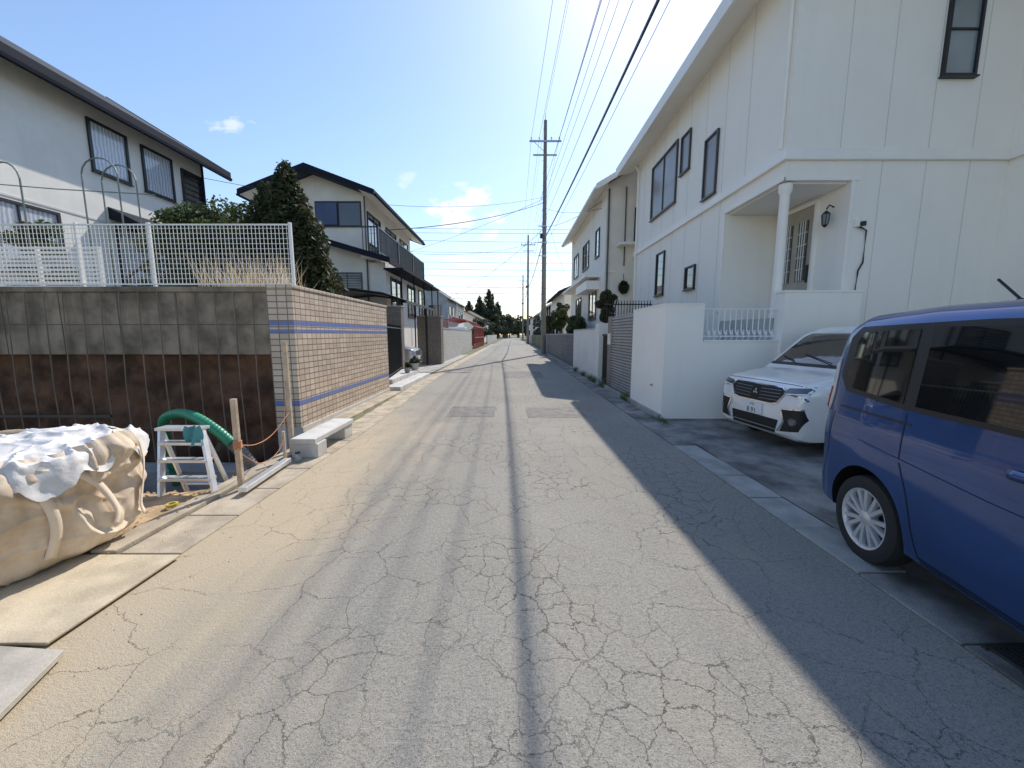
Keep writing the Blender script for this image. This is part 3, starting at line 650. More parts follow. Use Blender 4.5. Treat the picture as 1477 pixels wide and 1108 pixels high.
for (x,y,zt,rb) in ((3.6,29,3.4,.6),(3.9,31.5,4.2,.7),(3.7,36,3.6,.8)):
    t=empty('garden_tree',(x,y,1.4)); MB().tube([(x,y,1),(x,y,zt-.4)],[.08,.03],6).obj('trunk',bark,t)
    leaves('crown',rclumps((x,y,zt-.9),(rb,rb,.9),26,.25,rg,.3),4500,.08,[lf_dark,lf_mid,lf_br],t,int(y))
t=empty('weeds',(2.8,12,0)); w=MB()
for i in range(700):
    y=rg.choice([11.6,12.7,13.4,14.6,9.2,16.5,6.9])+rg.gauss(0,.15); x=2.76+rg.uniform(-.08,.04); a=rg.uniform(0,6.28); l=rg.uniform(.02,.12); hh=rg.uniform(.05,.28)*(1 if y>8 else .4)
    w.add([(x-.006,y,.02),(x+.006,y,.02),(x+l*math.cos(a),y+l*math.sin(a),hh)],[(0,1,2)])
w.obj('blades',lf_hedge,t,recalc=False)
for i,(x,y,s) in enumerate(((-3.6,13.2,.2),(-3.6,14.2,.28))):
    t=empty('potted_plant',(x,y,.28)); z0=.28
    MB().lathe([(0,0),(s*.4,0),(s*.55,s*.9),(s*.5,s*.9),(s*.45,s*.8),(0,s*.8)],(x,y,z0),n=16).obj('pot',M('pot_%d'%i,[(.3,.3,.28),(.5,.48,.45)][i],.7,bp=.1),t,smooth=True)
    leaves('leaves',rclumps((x,y,z0+s*1.2),(s*.6,s*.6,s*.3),8,s*.3,rg),500,.04,[lf_dark,lf_mid],t,40+i)
def far_trees(name,items,seed,leaf=.45,n=9000):
    t=empty(name,(items[0][0],items[0][1],0)); cl=[];w=MB()
    for (x,y,zt,r,kind) in items:
        w.tube([(x,y,0),(x,y,zt*.7)],[.3,.1],5)
        if kind=='c':
            for i in range(16):
                q=i/16; rr=r*(1-q)**.8; a=i*2.4; cl.append(((x+rr*.6*math.cos(a),y+rr*.6*math.sin(a),zt*(.2+.8*q)),(rr*.6+.3,rr*.6+.3,zt*.08)))
        else:
            cl+=rclumps((x,y,zt*.6),(r,r,zt*.4),9,r*.45,rg,.4)
    w.obj('trunks',bark,t); leaves('crowns',cl,n,leaf,[lf_far,lf_far,lf_dark,lf_br],t,seed); return t
far_trees('distant_trees',[(rg.uniform(-60,60),rg.uniform(165,190),rg.uniform(7,11),rg.uniform(3,6),'b') for i in range(46)]+[(rg.uniform(-22,14),rg.uniform(158,165),rg.uniform(6,9),rg.uniform(2,4),'b') for i in range(16)],21,.7,34000)
far_trees('distant_trees',[(-7.5,130,16,4.2,'c'),(-11.0,134,14,4.0,'c'),(-5,136,12.5,3.5,'c'),(-14,128,12,3.6,'c'),(-2.5,140,9,3,'b'),(-17,130,10,3,'b')],22,.45,20000)
far_trees('distant_trees',[(6,100,7,2.4,'b'),(8,92,8,2.6,'b'),(5,118,6,2.5,'b'),(-5.5,72,4.5,1.6,'b'),(4.6,46,4.0,1.3,'b'),(4.6,64,4.5,1.5,'b'),(-6,112,5,2,'b')],23,.28,9000)

# ------------------------------------------------------------------ poles and wires
def pole(x,y,H,big=True):
    u=empty('utility_pole',(x,y,0))
    MB().tube([(x,y,-.2),(x,y,H)],.21,16,r2=.12).obj('shaft',conc_pole,u,smooth=True)
    w=MB()
    w.box(x-1.2,x+1.2,y-.16,y-.08,H-1.55,H-1.43); w.box(x-.9,x+.9,y+.1,y+.18,H-2.4,H-2.3) if big else None
    w.box(x-.05,x+.05,y-.08,y+.3,H-5.2,H-5.1); w.tube([(x-.9,y-.12,H-1.5),(x-.1,y-.12,H-2.2)],.02,5)
    for zz in np.arange(2,H-2,.9): w.tube([(x-.25,y,zz),(x-.1,y,zz)],.012,4); w.tube([(x+.1,y,zz+.45),(x+.25,y,zz+.45)],.012,4)
    w.tube([(x,y,H),(x,y,H+.5)],.02,5)
    for zz in (8.6,7.6,9.8): w.lathe([(.2,-.06),(.2,.06)],(x,y,zz),n=12); w.box(x-.5,x+.1,y-.25,y-.2,zz-.03,zz+.03)
    w.obj('crossarms',steel,u)
    i=MB()
    for dx in (-1.05,-.45,.45,1.05): i.lathe([(0,.28),(.05,.25),(.07,.2),(.04,.17),(.07,.12),(.04,.08),(.05,0)],(x+dx,y-.12,H-1.45),n=10)
    i.lathe([(0,.3),(.06,.28),(.06,0)],(x,y,H-2.3),n=10)
    i.obj('insulators',trim_w,u,smooth=True)
    MB().lathe([(0,0),(.1,0),(.1,.35),(0,.35)],(x-.25,y-.2,8.9),n=12).obj('splice_case',black,u)
    return u
HP=17.4
pole(2.5,31,HP); pole(2.55,63,17); pole(2.7,97,16,False); pole(3.5,-12,HP)
def wire(mb,p,q,sag,r,n=26):
    p=Vector(p);q=Vector(q); mb.tube([p.lerp(q,i/n)-Vector((0,0,4*sag*(i/n)*(1-i/n))) for i in range(n+1)],r,5,cap=False)
w=MB()
ys=[(-12,3.5,HP),(31,2.5,HP),(63,2.55,17),(97,2.7,16)]
for (ya,xa,ha),(yb,xb,hb) in zip(ys[:-1],ys[1:]):
    for dx in (-1.05,-.45,1.05): wire(w,(xa+dx,ya-.12,ha-1.2),(xb+dx,yb-.12,hb-1.2),.55,.010)
    wire(w,(xa,ya,ha+.45),(xb,yb,hb+.45),.4,.007)
    for k in (0,1,2): wire(w,(xa-.1+.18*k,ya,12.6-.28*k),(xb-.1+.18*k,yb,12.6-.28*k),.6,.009)
    wire(w,(xa-.55,ya,11.2),(xb-.55,yb,11.2),.6,.008)
    wire(w,(xa-.25,ya,9.8),(xb-.25,yb,9.8),.7,.009)
    wire(w,(xa-.12,ya,8.65),(xb-.12,yb,8.65),.5,.030)
    wire(w,(xa-.09,ya,8.80),(xb-.09,yb,8.80),.5,.007)
    wire(w,(xa-.40,ya,7.6),(xb-.40,yb,7.6),.45,.007)
wire(w,(2.5,31,11.6),(-6.2,19.5,6.6),.35,.02); wire(w,(2.5,31,9.8),(4.2,18,7.6),.3,.012); wire(w,(2.5,31,11.2),(4.2,18,7.2),.3,.01)
wire(w,(2.5,31,12.0),(-12,15.8,7.6),.9,.010); wire(w,(2.5,31,9.7),(-8.2,50,6.2),.6,.014); wire(w,(2.5,31,8.8),(-6.2,26,6.8),.4,.010)
wire(w,(2.5,31,11.9),(-20,43,8.5),.8,.012); wire(w,(2.5,31,11.0),(4.4,33,6.5),.1,.010)
wl=empty('overhead_wires',(2.5,10,8)); w.obj('cables',wire_m,wl)
w=MB()
for (z,y,dz) in ((24,80,.8),(23.2,80,1.2),(21.5,80,0),(19.2,79,.9),(17,78,.5),(15.6,78,.2),(14.3,78,.4),(11.8,75,.2),(10.6,75,.3),(9.6,75,.1)):
    wire(w,(-110,y,z+2-dz),(110,y+4,z+dz),2.2,.032,40)
wl=empty('overhead_wires',(0,80,18)); w.obj('cables',wire_m,wl)

# ------------------------------------------------------------------ construction props
bag=empty('bulk_bag',(-3.5,2.55,0))
cx,cy=-3.52,2.55; nA,nZ=320,110
def ridge(v): return 1-abs(noise.noise(v))*2
vs=[];H_=.82
for j in range(nZ+1):
    t=j/nZ
    for i in range(nA):
        a=2*math.pi*i/nA
        ca,sa=math.cos(a),math.sin(a); p_=2.7
        rr=(abs(ca)**p_+abs(sa)**p_)**(-1/p_)
        base=.50+.145*min(1,t*1.1)**.8-.03*math.sin(t*math.pi)*0
        if t<.16: base*=.66+.34*math.sqrt(max(0,1-(1-t/.16)**2))
        if t>.80: base*=1-.14*((t-.80)/.20)**2
        q=Vector((ca*2.2,sa*2.2,t*2.5))
        f1=noise.noise(q*.9)*.075+noise.noise(q*2.0+Vector((5,2,1)))*.030
        ph=a*8.5+2.4*t*math.sin(a*2+1)+2.4*noise.noise(Vector((ca*1.6,sa*1.6,t*.9)))
        pl=(1-abs(math.sin(ph)))**1.6*.034*(.1+1.1*t)
        ph2=a*21+3*t+2.4*noise.noise(Vector((ca*3,sa*3,t*1.1+4)))
        pl2=(1-abs(math.sin(ph2)))**2*.013*(.25+.8*t)
        u_=t+.20*(1-abs(math.sin(2*a-.78)))
        d1=(1-abs(math.sin(u_*11+1.4*noise.noise(q*1.1))))**3*.022*(1-t*.5)
        d2=max(0,ridge(Vector((ca*1.7+t*.8,sa*1.7-t*.5,t*1.3)))-.78)*.13
        r=base*rr+f1-pl-pl2+d1+d2
        vs.append((cx+ca*r+.03*t,cy+sa*r,.02+t*H_*(1+.05*noise.noise(q))+.05*max(0,t-.8)*5*noise.noise(Vector((ca*2,sa*2,9)))))
fs=[(j*nA+i,j*nA+(i+1)%nA,(j+1)*nA+(i+1)%nA,(j+1)*nA+i) for j in range(nZ) for i in range(nA)]
fs.append(tuple(range(nA-1,-1,-1)))
bagm=M('bag_fabric',(.62,.49,.35),.8,var=.16,vs=3,bp=.35,bs=180,col2=(.72,.60,.46),spec=.25,streak=.3)
bo=MB().add(vs,fs); bob=bo.obj('sack',bagm,bag,smooth=True,angle=80)
vs=[];nr=70;na=220
for j in range(nr+1):
    for i in range(na):
        a=2*math.pi*i/na; p_=2.7; rr=(abs(math.cos(a))**p_+abs(math.sin(a))**p_)**(-1/p_)
        rim=(.61+.06*noise.noise(Vector((math.cos(a)*3,math.sin(a)*3,7))))*rr
        r=rim*min(1,j/(nr-8)); x=cx+.02+math.cos(a)*r;y=cy+math.sin(a)*r
        q=Vector((x*2.2,y*2.2,2)); q2=Vector((x*4.5+y*2,y*4.5,5)); q3=Vector((x*10,y*9-x*3,1))
        zz=-.01+H_+.05*(1-(r/.7)**2)+.06*noise.noise(q)+.055*max(0,ridge(q2)-.45)+.03*max(0,ridge(q3)-.5)+.03*max(0,ridge(q*1.7)-.6)
        if j>nr-8:
            m_=j-nr+8; zz-=.020*m_*(1+1.1*noise.noise(Vector((math.cos(a)*4,math.sin(a)*4,3)))); r2=.006*m_+.02*noise.noise(Vector((math.cos(a)*9,math.sin(a)*9,m_*.3))); x+=math.cos(a)*r2; y+=math.sin(a)*r2
        vs.append((x,y,zz))
fs=[(j*na+i,j*na+(i+1)%na,(j+1)*na+(i+1)%na,(j+1)*na+i) for j in range(nr) for i in range(na)]
MB().add(vs,fs).obj('plastic_liner',M('white_plastic',(.74,.71,.67),.4,var=.16,vs=5,bp=.5,bs=22,fine=.1),bag,smooth=True,angle=50)
bvh=BVHTree.FromPolygons([Vector(v) for v in bo.v],bo.f)
strapm=M('strap_webbing',(.72,.61,.48),.8,var=.1,bp=.3,bs=150)
def strap(pts,wd):
    w=MB();P=[]
    for p in pts:
        loc,n,_,_=bvh.find_nearest(Vector(p[:3])); out=(loc-Vector((cx,cy,loc.z))).normalized(); P.append(loc+out*.018)
    Q=[]
    for i in range(len(P)-1):
        p0=P[max(i-1,0)];p1=P[i];p2=P[i+1];p3=P[min(i+2,len(P)-1)]
        for k in range(6):
            t=k/6;Q.append(.5*((2*p1)+(-p0+p2)*t+(2*p0-5*p1+4*p2-p3)*t*t+(-p0+3*p1-3*p2+p3)*t**3))
    Q.append(P[-1]); vs=[]
    for i,p in enumerate(Q):
        t=(Q[min(i+1,len(Q)-1)]-Q[max(0,i-1)]).normalized(); out=(p-Vector((cx,cy,p.z))).normalized(); sd=t.cross(out).normalized()*wd/2
        vs+= [p-sd,p+sd]
    w.add(vs,[(2*i,2*i+1,2*i+3,2*i+2) for i in range(len(Q)-1)])
    o=w.obj('strap',strapm,bag,smooth=True,angle=80); o.modifiers.new('s','SOLIDIFY').thickness=.004
strap([(-2.86,2.30,z) for z in (.80,.62,.45,.28,.08)],.055)
strap([(-2.84,2.95,z) for z in (.80,.62,.45,.28,.08)],.055)
strap([(-3.15,1.9,z) for z in (.80,.62,.45,.28,.08)],.055)
strap([(-2.86,2.34,.80),(-2.84,2.45,.66),(-2.84,2.58,.50),(-2.86,2.68,.34),(-2.9,2.66,.22)],.05)

la=empty('step_ladder',(-3.3,3.85,0)); w=MB()
F=[(-3.46,3.62,.0),(-2.92,3.62,.0)]; Tp=[(-3.62,3.88,.62),(-3.20,3.88,.62)]; Bk=[(-3.62,4.15,-.32),(-3.10,4.15,-.32)]
def rail(p,q,a,b_):
    p=Vector(p);q=Vector(q); sx=Vector((a,0,0)); sy=Vector((0,b_,0)); w.add([p-sx-sy,p+sx-sy,p+sx+sy,p-sx+sy,q-sx-sy,q+sx-sy,q+sx+sy,q-sx+sy],[(0,3,2,1),(4,5,6,7),(0,1,5,4),(1,2,6,5),(2,3,7,6),(3,0,4,7)])
for f_,t_,k_ in zip(F,Tp,Bk): rail(f_,t_,.014,.032); rail(k_,t_,.012,.022)
for s in (.27,.54,.80):
    a=Vector(F[0]).lerp(Vector(Tp[0]),s); b_=Vector(F[1]).lerp(Vector(Tp[1]),s)
    w.add([a+Vector((0,-.05,-.014)),b_+Vector((0,-.05,-.014)),b_+Vector((0,.06,-.014)),a+Vector((0,.06,-.014)),a+Vector((0,-.05,.014)),b_+Vector((0,-.05,.014)),b_+Vector((0,.06,.014)),a+Vector((0,.06,.014))],
      [(0,3,2,1),(4,5,6,7),(0,1,5,4),(1,2,6,5),(2,3,7,6),(3,0,4,7)])
w.box(-3.64,-3.18,3.82,3.96,.62,.65)
a=Vector(Bk[0]).lerp(Vector(Tp[0]),.3); b_=Vector(Bk[1]).lerp(Vector(Tp[1]),.3); w.tube([a,b_],.015,4)
w.obj('frame',alu,la,bevel=.003)
rag=MB().add([(-3.30+.16*i/7,3.79-.03*math.sin(i*1.3+j*.6),.68-.03*j+.012*math.sin(i*2+j)) for j in range(8) for i in range(8)],[(j*8+i,j*8+i+1,(j+1)*8+i+1,(j+1)*8+i) for j in range(7) for i in range(7)])
rag.obj('cloth',M('teal_cloth',(.08,.30,.34),.8,bp=.3),la,smooth=True)
hs=empty('drain_hose',(-3.6,4.5,0))
def spline(P,n=10):
    P=[Vector(p) for p in P];o=[]
    for i in range(len(P)-1):
        p0=P[max(i-1,0)];p1=P[i];p2=P[i+1];p3=P[min(i+2,len(P)-1)]
        for k in range(n):
            t=k/n;o.append(.5*((2*p1)+(-p0+p2)*t+(2*p0-5*p1+4*p2-p3)*t*t+(-p0+3*p1-3*p2+p3)*t**3))
    o.append(P[-1]);return o
def corr(P,r,mat,name):
    pts=spline(P,26); MB().tube(pts,[r*(1+.10*math.sin(i*1.6)) for i in range(len(pts))],16).obj(name,mat,hs,smooth=True,angle=75)
corr([(-4.95,5.45,-.6),(-4.85,5.25,.1),(-4.62,5.0,.46),(-4.25,4.8,.60),(-3.85,4.6,.59),(-3.5,4.45,.47),(-3.26,4.36,.33)],.055,M('hose_green',(.03,.24,.13),.4,bp=0),'green_hose')
corr([(-3.26,4.36,.33),(-3.14,4.4,.15),(-3.10,4.5,-.1),(-3.2,4.6,-.4),(-3.3,4.7,-.75)],.06,M('hose_grey',(.16,.16,.16),.5,bp=0),'grey_hose')
s=empty('wooden_stake',(-2.9,4.95,0)); MB().box(-2.94,-2.885,4.93,4.97,0,1.5).obj('stake',wood,s,bevel=.003)
s=empty('wooden_stake',(-2.82,3.78,0)); MB().box(-2.80,-2.75,3.76,3.80,0,.96).obj('stake',wood,s,bevel=.003)
s=empty('wooden_stake',(-2.8,4.6,0)); MB().box(-2.815,-2.785,4.58,4.61,0,.42).obj('stake',wood,s,bevel=.003)
s=empty('orange_rope',(-2.9,4.3,.4)); om=M('rope_orange',(.55,.25,.12),.8,bp=.2)
w=MB(); w.tube(spline([(-2.78,3.75,.5),(-2.81,4.1,.40),(-2.86,4.5,.42),(-2.9,4.93,.6)]),.005,5); w.tube(spline([(-2.78,3.75,.45),(-2.73,4.0,.22),(-2.75,4.3,.2),(-2.8,4.58,.35),(-2.92,4.93,1.0)]),.004,5)
for k in range(5): w.lathe([(.036,-.008),(.042,0),(.036,.008)],(-2.775,3.78,.46+.017*k),n=10)
w.obj('rope',om,s)
s=empty('aluminium_level_bar',(-2.75,4.1,.05)); MB().add([(-2.70,3.62,.05),(-2.62,3.63,.05),(-2.70,4.55,.05),(-2.78,4.54,.05),(-2.70,3.62,.10),(-2.62,3.63,.10),(-2.70,4.55,.10),(-2.78,4.54,.10)],[(0,3,2,1),(4,5,6,7),(0,1,5,4),(1,2,6,5),(2,3,7,6),(3,0,4,7)]).obj('bar',alu,s,bevel=.004)
s=empty('concrete_block_bench',(-2.68,5.35,0)); MB().box(-2.84,-2.52,4.78,6.0,.20,.27).box(-2.84,-2.50,4.80,5.05,.014,.2).box(-2.80,-2.54,5.7,5.98,.014,.2).obj('blocks',conc_l,s,bevel=.01)
s=empty('glass_jar',(-2.70,4.68,0)); MB().lathe([(0,0),(.035,0),(.038,.01),(.038,.09),(.028,.11)],(-2.68,4.66,.014),n=16).obj('jar',glass_g,s,smooth=True); MB().lathe([(.03,.105),(.031,.125),(0,.127)],(-2.68,4.66,.014),n=16).obj('lid',black,s)
s=empty('tape_roll',(-3.15,3.25,.0)); MB().lathe([(.03,0),(.045,0),(.045,.03),(.03,.03),(.03,0)],(-3.12,3.36,.03),n=20).obj('roll',M('tape_yellow',(.6,.5,.1),.5,bp=0),s,smooth=True)
w=MB()
for i in range(420):
    if i<280: x=rg.uniform(-4.6,-2.9); y=rg.uniform(2.9,4.6); r=rg.uniform(.006,.028)
    else: x=rg.uniform(-2.95,-2.0); y=rg.uniform(1.3,8); r=rg.uniform(.003,.009)
    z=sz(x,y) if x<-3.05 else (.045 if x<-2.87 else (.014 if x<-2.43 else .0))
    vv=[(x+r*rg.uniform(.6,1.2)*math.cos(a),y+r*rg.uniform(.6,1.2)*math.sin(a),z) for a in (0,1.3,2.5,3.8,5.1)]+[(x,y,z+r*.9)]
    w.add(vv,[(0,1,5),(1,2,5),(2,3,5),(3,4,5),(4,0,5)])
w.obj('pebbles',sand)

# ------------------------------------------------------------------ cars
def paint(name,col,metal,rough=.28):
    m,T,b=newmat(name); 
    pos=T.n('ShaderNodeNewGeometry').outputs['Position']
    T.set(b.inputs['Base Color'],T.mix(T.ramp(T.noise(pos,2,3),.35,.65),tuple(c*.92 for c in col),tuple(min(1,c*1.08) for c in col)))
    b.inputs['Metallic'].default_value=metal; b.inputs['Roughness'].default_value=rough
    b.inputs['Coat Weight'].default_value=1; b.inputs['Coat Roughness'].default_value=.025
    bump(T,b,T.noise(pos,900,1),.03,.001)
    return m
LC=3.79
tyre_m=M('tyre_rubber',(.02,.02,.02),.8,bp=.1); headl=glassm('headlamp_glass',(.10,.11,.12)); led=M('lamp_white',(.85,.85,.85),.2,bp=0)
tailm=M('tail_lamp_red',(.35,.01,.01),.15,bp=0,coat=1); clearm=M('tail_lamp_clear',(.6,.55,.53),.12,bp=0,coat=1)
plate_m=M('plate_white',(.8,.8,.78),.4,bp=0)
def build_car(name,paintm,cx,cy,ang,sc=1.0):
    E=empty(name,(cx,cy,0.0),ang); E.scale=(1,1,sc)
    def sm(pts,x,s=.028):
        xs=np.linspace(0,LC,760); ys=np.interp(xs,[p[0] for p in pts],[p[1] for p in pts])
        k=np.exp(-.5*((np.arange(-30,31)*(xs[1]-xs[0]))/s)**2); k/=k.sum()
        yp=np.convolve(np.pad(ys,30,mode='edge'),k,'valid'); return np.interp(x,xs,yp)
    xs=np.concatenate([np.linspace(0,.3,16),np.linspace(.35,3.38,56),np.linspace(3.42,LC,22)])
    zt=sm([(0,.64),(.015,.80),(.05,.92),(.12,.985),(.35,1.03),(.74,1.10),(1.36,1.63),(1.62,1.72),(2.2,1.765),(3.0,1.765),(3.52,1.735),(3.66,1.68),(3.715,1.50),(3.76,1.10),(3.79,.80)],xs,.024)
    zb=sm([(0,.30),(.05,.23),(.2,.2),(.9,.19),(3.4,.21),(3.7,.27),(3.79,.34)],xs)
    wd=sm([(0,.64),(.03,.73),(.09,.775),(.25,.81),(.55,.8225),(3.3,.8225),(3.62,.81),(3.72,.785),(3.77,.75),(3.79,.71)],xs,.02)
    ns=16; rings=[]
    for x,t,b_,w_ in zip(xs,zt,zb,wd):
        r=min(.13,(t-b_)*.3); P=[(0,b_),(w_*.5,b_),(w_*.86,b_)]
        for z in np.linspace(b_+.03,t-r,ns):
            k=np.interp(z,[.19,.3,.42,.60,.76,.83,.95,1.04,1.80],[.925,.965,.985,.990,1.0,1.0,.986,.972,.875]); P.append((w_*k,z))
        w1,z1=P[-1]; ti=.10
        for a in (.3,.6,.9,1.2,1.5): P.append((w1-ti*a/1.5*.4-r*(1-math.cos(a))*.8, z1+(r-.025)*math.sin(a)))
        w2,z2=P[-1]
        for k in (.75,.5,.25,0): P.append((w2*k, z2+(t-z2)*(1-k*k)))
        rings.append(P)
    npt=len(rings[0]); full=2*npt-2; vs=[]
    for x,P in zip(xs,rings):
        X=LC/2-x
        vs+=[(X,p[0],p[1]) for p in P]+[(X,-p[0],p[1]) for p in P[-2:0:-1]]
    fs=[(i*full+j,i*full+(j+1)%full,(i+1)*full+(j+1)%full,(i+1)*full+j) for i in range(len(xs)-1) for j in range(full)]
    fs+=[tuple(range(full)),tuple(range(len(xs)*full-1,(len(xs)-1)*full-1,-1))]
    mb=MB().add(vs,fs); body=mb.obj('body',[paintm,black],E,smooth=True,local=True,angle=38)
    bv=BVHTree.FromPolygons([Vector(v) for v in mb.v],mb.f)
    wx=[LC/2-.72,LC/2-3.20]
    cut=MB()
    for x in wx:
        for s_ in (1,-1): cut.lathe([(0,s_*.52),(.345,s_*.52),(.345,s_*1.0),(0,s_*1.0)],(x,0,.315),axis='y',n=48)
    co=cut.obj('arch_cutter',black,None)
    md=body.modifiers.new('b','BOOLEAN'); md.object=co; md.operation='DIFFERENCE'; md.solver='EXACT'; md.material_mode='TRANSFER'
    body.parent=None
    bpy.context.view_layer.update()
    dg=bpy.context.evaluated_depsgraph_get(); nm=bpy.data.meshes.new_from_object(body.evaluated_get(dg)); body.modifiers.clear(); body.data=nm
    bpy.data.objects.remove(co); body.parent=E
    nm.polygons.foreach_set('use_smooth',[True]*len(nm.polygons)); nm.set_sharp_from_angle(angle=R(38))
    def proj(poly,view,mat,nm_,off=.004,step=.05,th=0):
        bm=bmesh.new(); f=bm.faces.new([bm.verts.new((p[0],p[1],0)) for p in poly])
        for ax in (0,1):
            lo=min(p[ax] for p in poly);hi=max(p[ax] for p in poly);c=lo+step
            while c<hi-.001:
                co_=[0,0,0];co_[ax]=c;no=[0,0,0];no[ax]=1
                bmesh.ops.bisect_plane(bm,geom=bm.verts[:]+bm.edges[:]+bm.faces[:],plane_co=co_,plane_no=no,dist=1e-5); c+=step
        for v in bm.verts:
            a,z=v.co.x,v.co.y
            if view in('L','R'):
                s_=1 if view=='L' else -1; o_=Vector((LC/2-a,2*s_,z)); d_=Vector((0,-s_,0))
            elif view=='F': o_=Vector((4,a,z)); d_=Vector((-1,0,0))
            else: o_=Vector((-4,a,z)); d_=Vector((1,0,0))
            h_=bv.ray_cast(o_,d_)
            if h_[0] is None:
                h_=bv.find_nearest(Vector((o_.x if view in 'LR' else math.copysign(LC/2,o_.x),(.7*(1 if view=='L' else -1)) if view in 'LR' else a,z)))
            v.co=h_[0]-d_*off
        bmesh.ops.recalc_face_normals(bm,faces=bm.faces)
        me=bpy.data.meshes.new(nm_); bm.to_mesh(me); bm.free(); me.materials.append(mat)
        me.polygons.foreach_set('use_smooth',[True]*len(me.polygons))
        o=bpy.data.objects.new(nm_,me); link(o); o.parent=E
        if th: sd=o.modifiers.new('s','SOLIDIFY'); sd.thickness=th; sd.offset=0
        return o
    def line(pts,view,mat,nm_,w_=.007,off=.0025):
        for p,q in zip(pts[:-1],pts[1:]):
            d=Vector((q[0]-p[0],q[1]-p[1])); 
            if d.length<1e-4: continue
            n_=Vector((-d.y,d.x)).normalized()*w_/2
            proj([(p[0]-n_.x,p[1]-n_.y),(q[0]-n_.x,q[1]-n_.y),(q[0]+n_.x,q[1]+n_.y),(p[0]+n_.x,p[1]+n_.y)],view,mat,nm_,off)
    for v in ('L','R'):
        proj([(1.16,1.12),(2.0,1.10),(3.0,1.11),(3.52,1.15),(3.62,1.26),(3.59,1.54),(3.50,1.62),(2.6,1.645),(1.72,1.635),(1.46,1.54)],v,black,'window_surround',.003)
        proj([(1.32,1.15),(1.98,1.135),(1.98,1.60),(1.72,1.595),(1.58,1.53)],v,carglass,'front_window',.006)
        proj([(2.07,1.135),(2.90,1.14),(2.90,1.61),(2.07,1.605)],v,carglass,'rear_window',.006)
        proj([(2.99,1.145),(3.46,1.18),(3.54,1.28),(3.51,1.51),(3.45,1.58),(2.99,1.60)],v,carglass,'quarter_window',.006)
        line([(1.18,1.09),(1.10,.80),(1.12,.30)],v,black,'door_seam'); line([(2.02,1.09),(2.02,.60),(2.04,.27)],v,black,'door_seam'); line([(2.95,1.09),(2.93,.80),(2.86,.62),(2.80,.42),(2.76,.27)],v,black,'door_seam')
        line([(1.12,.265),(2.76,.265)],v,black,'door_seam',.012); line([(2.9,1.03),(3.55,1.035)],v,black,'slide_rail',.012)
        line([(.95,.71),(1.6,.73),(2.4,.76),(3.3,.83)],v,paintm,'character_line',.02,.006)
        proj([(1.0,.195),(2.75,.21),(2.75,.25),(1.0,.245)],v,black,'sill_trim',.004)
        line([(3.60,.985),(3.63,.62),(3.69,.44)],v,black,'bumper_seam')
        for hx in (1.80,2.15): proj([(hx,.915),(hx+.16,.915),(hx+.17,.94),(hx+.16,.96),(hx,.96),(hx-.01,.94)],v,paintm,'door_handle',.02,th=.02)
        proj([(3.68,.98),(3.75,.98),(3.74,1.36),(3.71,1.42),(3.67,1.38),(3.66,1.1)],v,clearm,'tail_lamp_clear',.008,th=.014)
        proj([(3.70,1.0),(3.745,1.0),(3.735,1.16),(3.69,1.16)],v,tailm,'tail_lamp',.016,th=.01)
        s_=1 if v=='L' else -1
        mr=MB(); mr.lathe([(0,-.09),(.06,-.08),(.085,-.03),(.085,.05),(.07,.08),(0,.085)],(0,0,0),axis='y',n=20); mo=mr.obj('mirror',paintm,E,smooth=True,local=True); mo.location=(LC/2-1.16,s_*.92,1.12); mo.scale=(.75,1,.9)
        MB().tube([(LC/2-1.2,s_*.80,1.07),(LC/2-1.18,s_*.9,1.08)],.025,6).obj('mirror_stalk',black,E,local=True)
    proj([(-.65,1.175),(.65,1.175),(.60,1.55),(.54,1.61),(-.54,1.61),(-.60,1.55)],'F',wind_glass,'windscreen',.006,.04)
    proj([(-.69,1.135),(.69,1.135),(.69,1.174),(-.69,1.174)],'F',black,'cowl',.006,.04)
    w=MB(); w.tube([(LC/2-.82,.35,1.20),(LC/2-.95,-.2,1.30)],.008,5); w.tube([(LC/2-.82,-.25,1.20),(LC/2-.93,-.58,1.27)],.008,5); w.obj('wipers',black,E,local=True)
    proj([(-.50,.84),(-.42,.895),(.42,.895),(.50,.84),(.40,.69),(.30,.665),(-.30,.665),(-.40,.69)],'F',black,'grille',.006,.04)
    line([(-.50,.84),(-.42,.898),(.42,.898),(.50,.84),(.40,.685),(.30,.66),(-.30,.66),(-.40,.685),(-.50,.84)],'F',chrome,'grille_surround',.014,.012)
    for zz in (.72,.765,.81,.855): line([(-.42,zz),(-.08,zz-.01)],'F',steel,'grille_bar',.005,.011); line([(.08,zz-.01),(.42,zz)],'F',steel,'grille_bar',.005,.011)
    for a in (90,210,330):
        c_,s_=math.cos(R(a)),math.sin(R(a)); q=.05
        proj([(0,.79),(q*.5*c_-q*.3*s_,.79+q*.5*s_+q*.3*c_),(q*c_,.79+q*s_),(q*.5*c_+q*.3*s_,.79+q*.5*s_-q*.3*c_)],'F',chrome,'badge',.018,.02)
    for s_ in (1,-1):
        f=lambda L_:[(s_*a,b_) for a,b_ in L_]
        proj(f([(.47,.855),(.52,.90),(.745,.925),(.78,.895),(.775,.845),(.50,.81)]),'F',headl,'headlamp',.008,.04)
        line(f([(.50,.82),(.77,.85)]),'F',led,'led_strip',.014,.014); line(f([(.47,.83),(.75,.80),(.775,.76)]),'F',chrome,'lamp_trim',.014,.012)
        proj(f([(.48,.62),(.755,.65),(.775,.52),(.72,.36),(.48,.32),(.54,.46)]),'F',black,'fog_bezel',.008,.04)
        line(f([(.45,.32),(.53,.46),(.47,.62)]),'F',chrome,'bezel_chrome',.024,.014)
        line(f([(.47,.62),(.76,.65)]),'F',chrome,'bezel_chrome',.016,.014)
        proj([(s_*(.66+.05*math.cos(a)),.48+.05*math.sin(a)) for a in np.linspace(0,6.28,13)[:-1]],'F',headl,'fog_lamp',.018,.03)
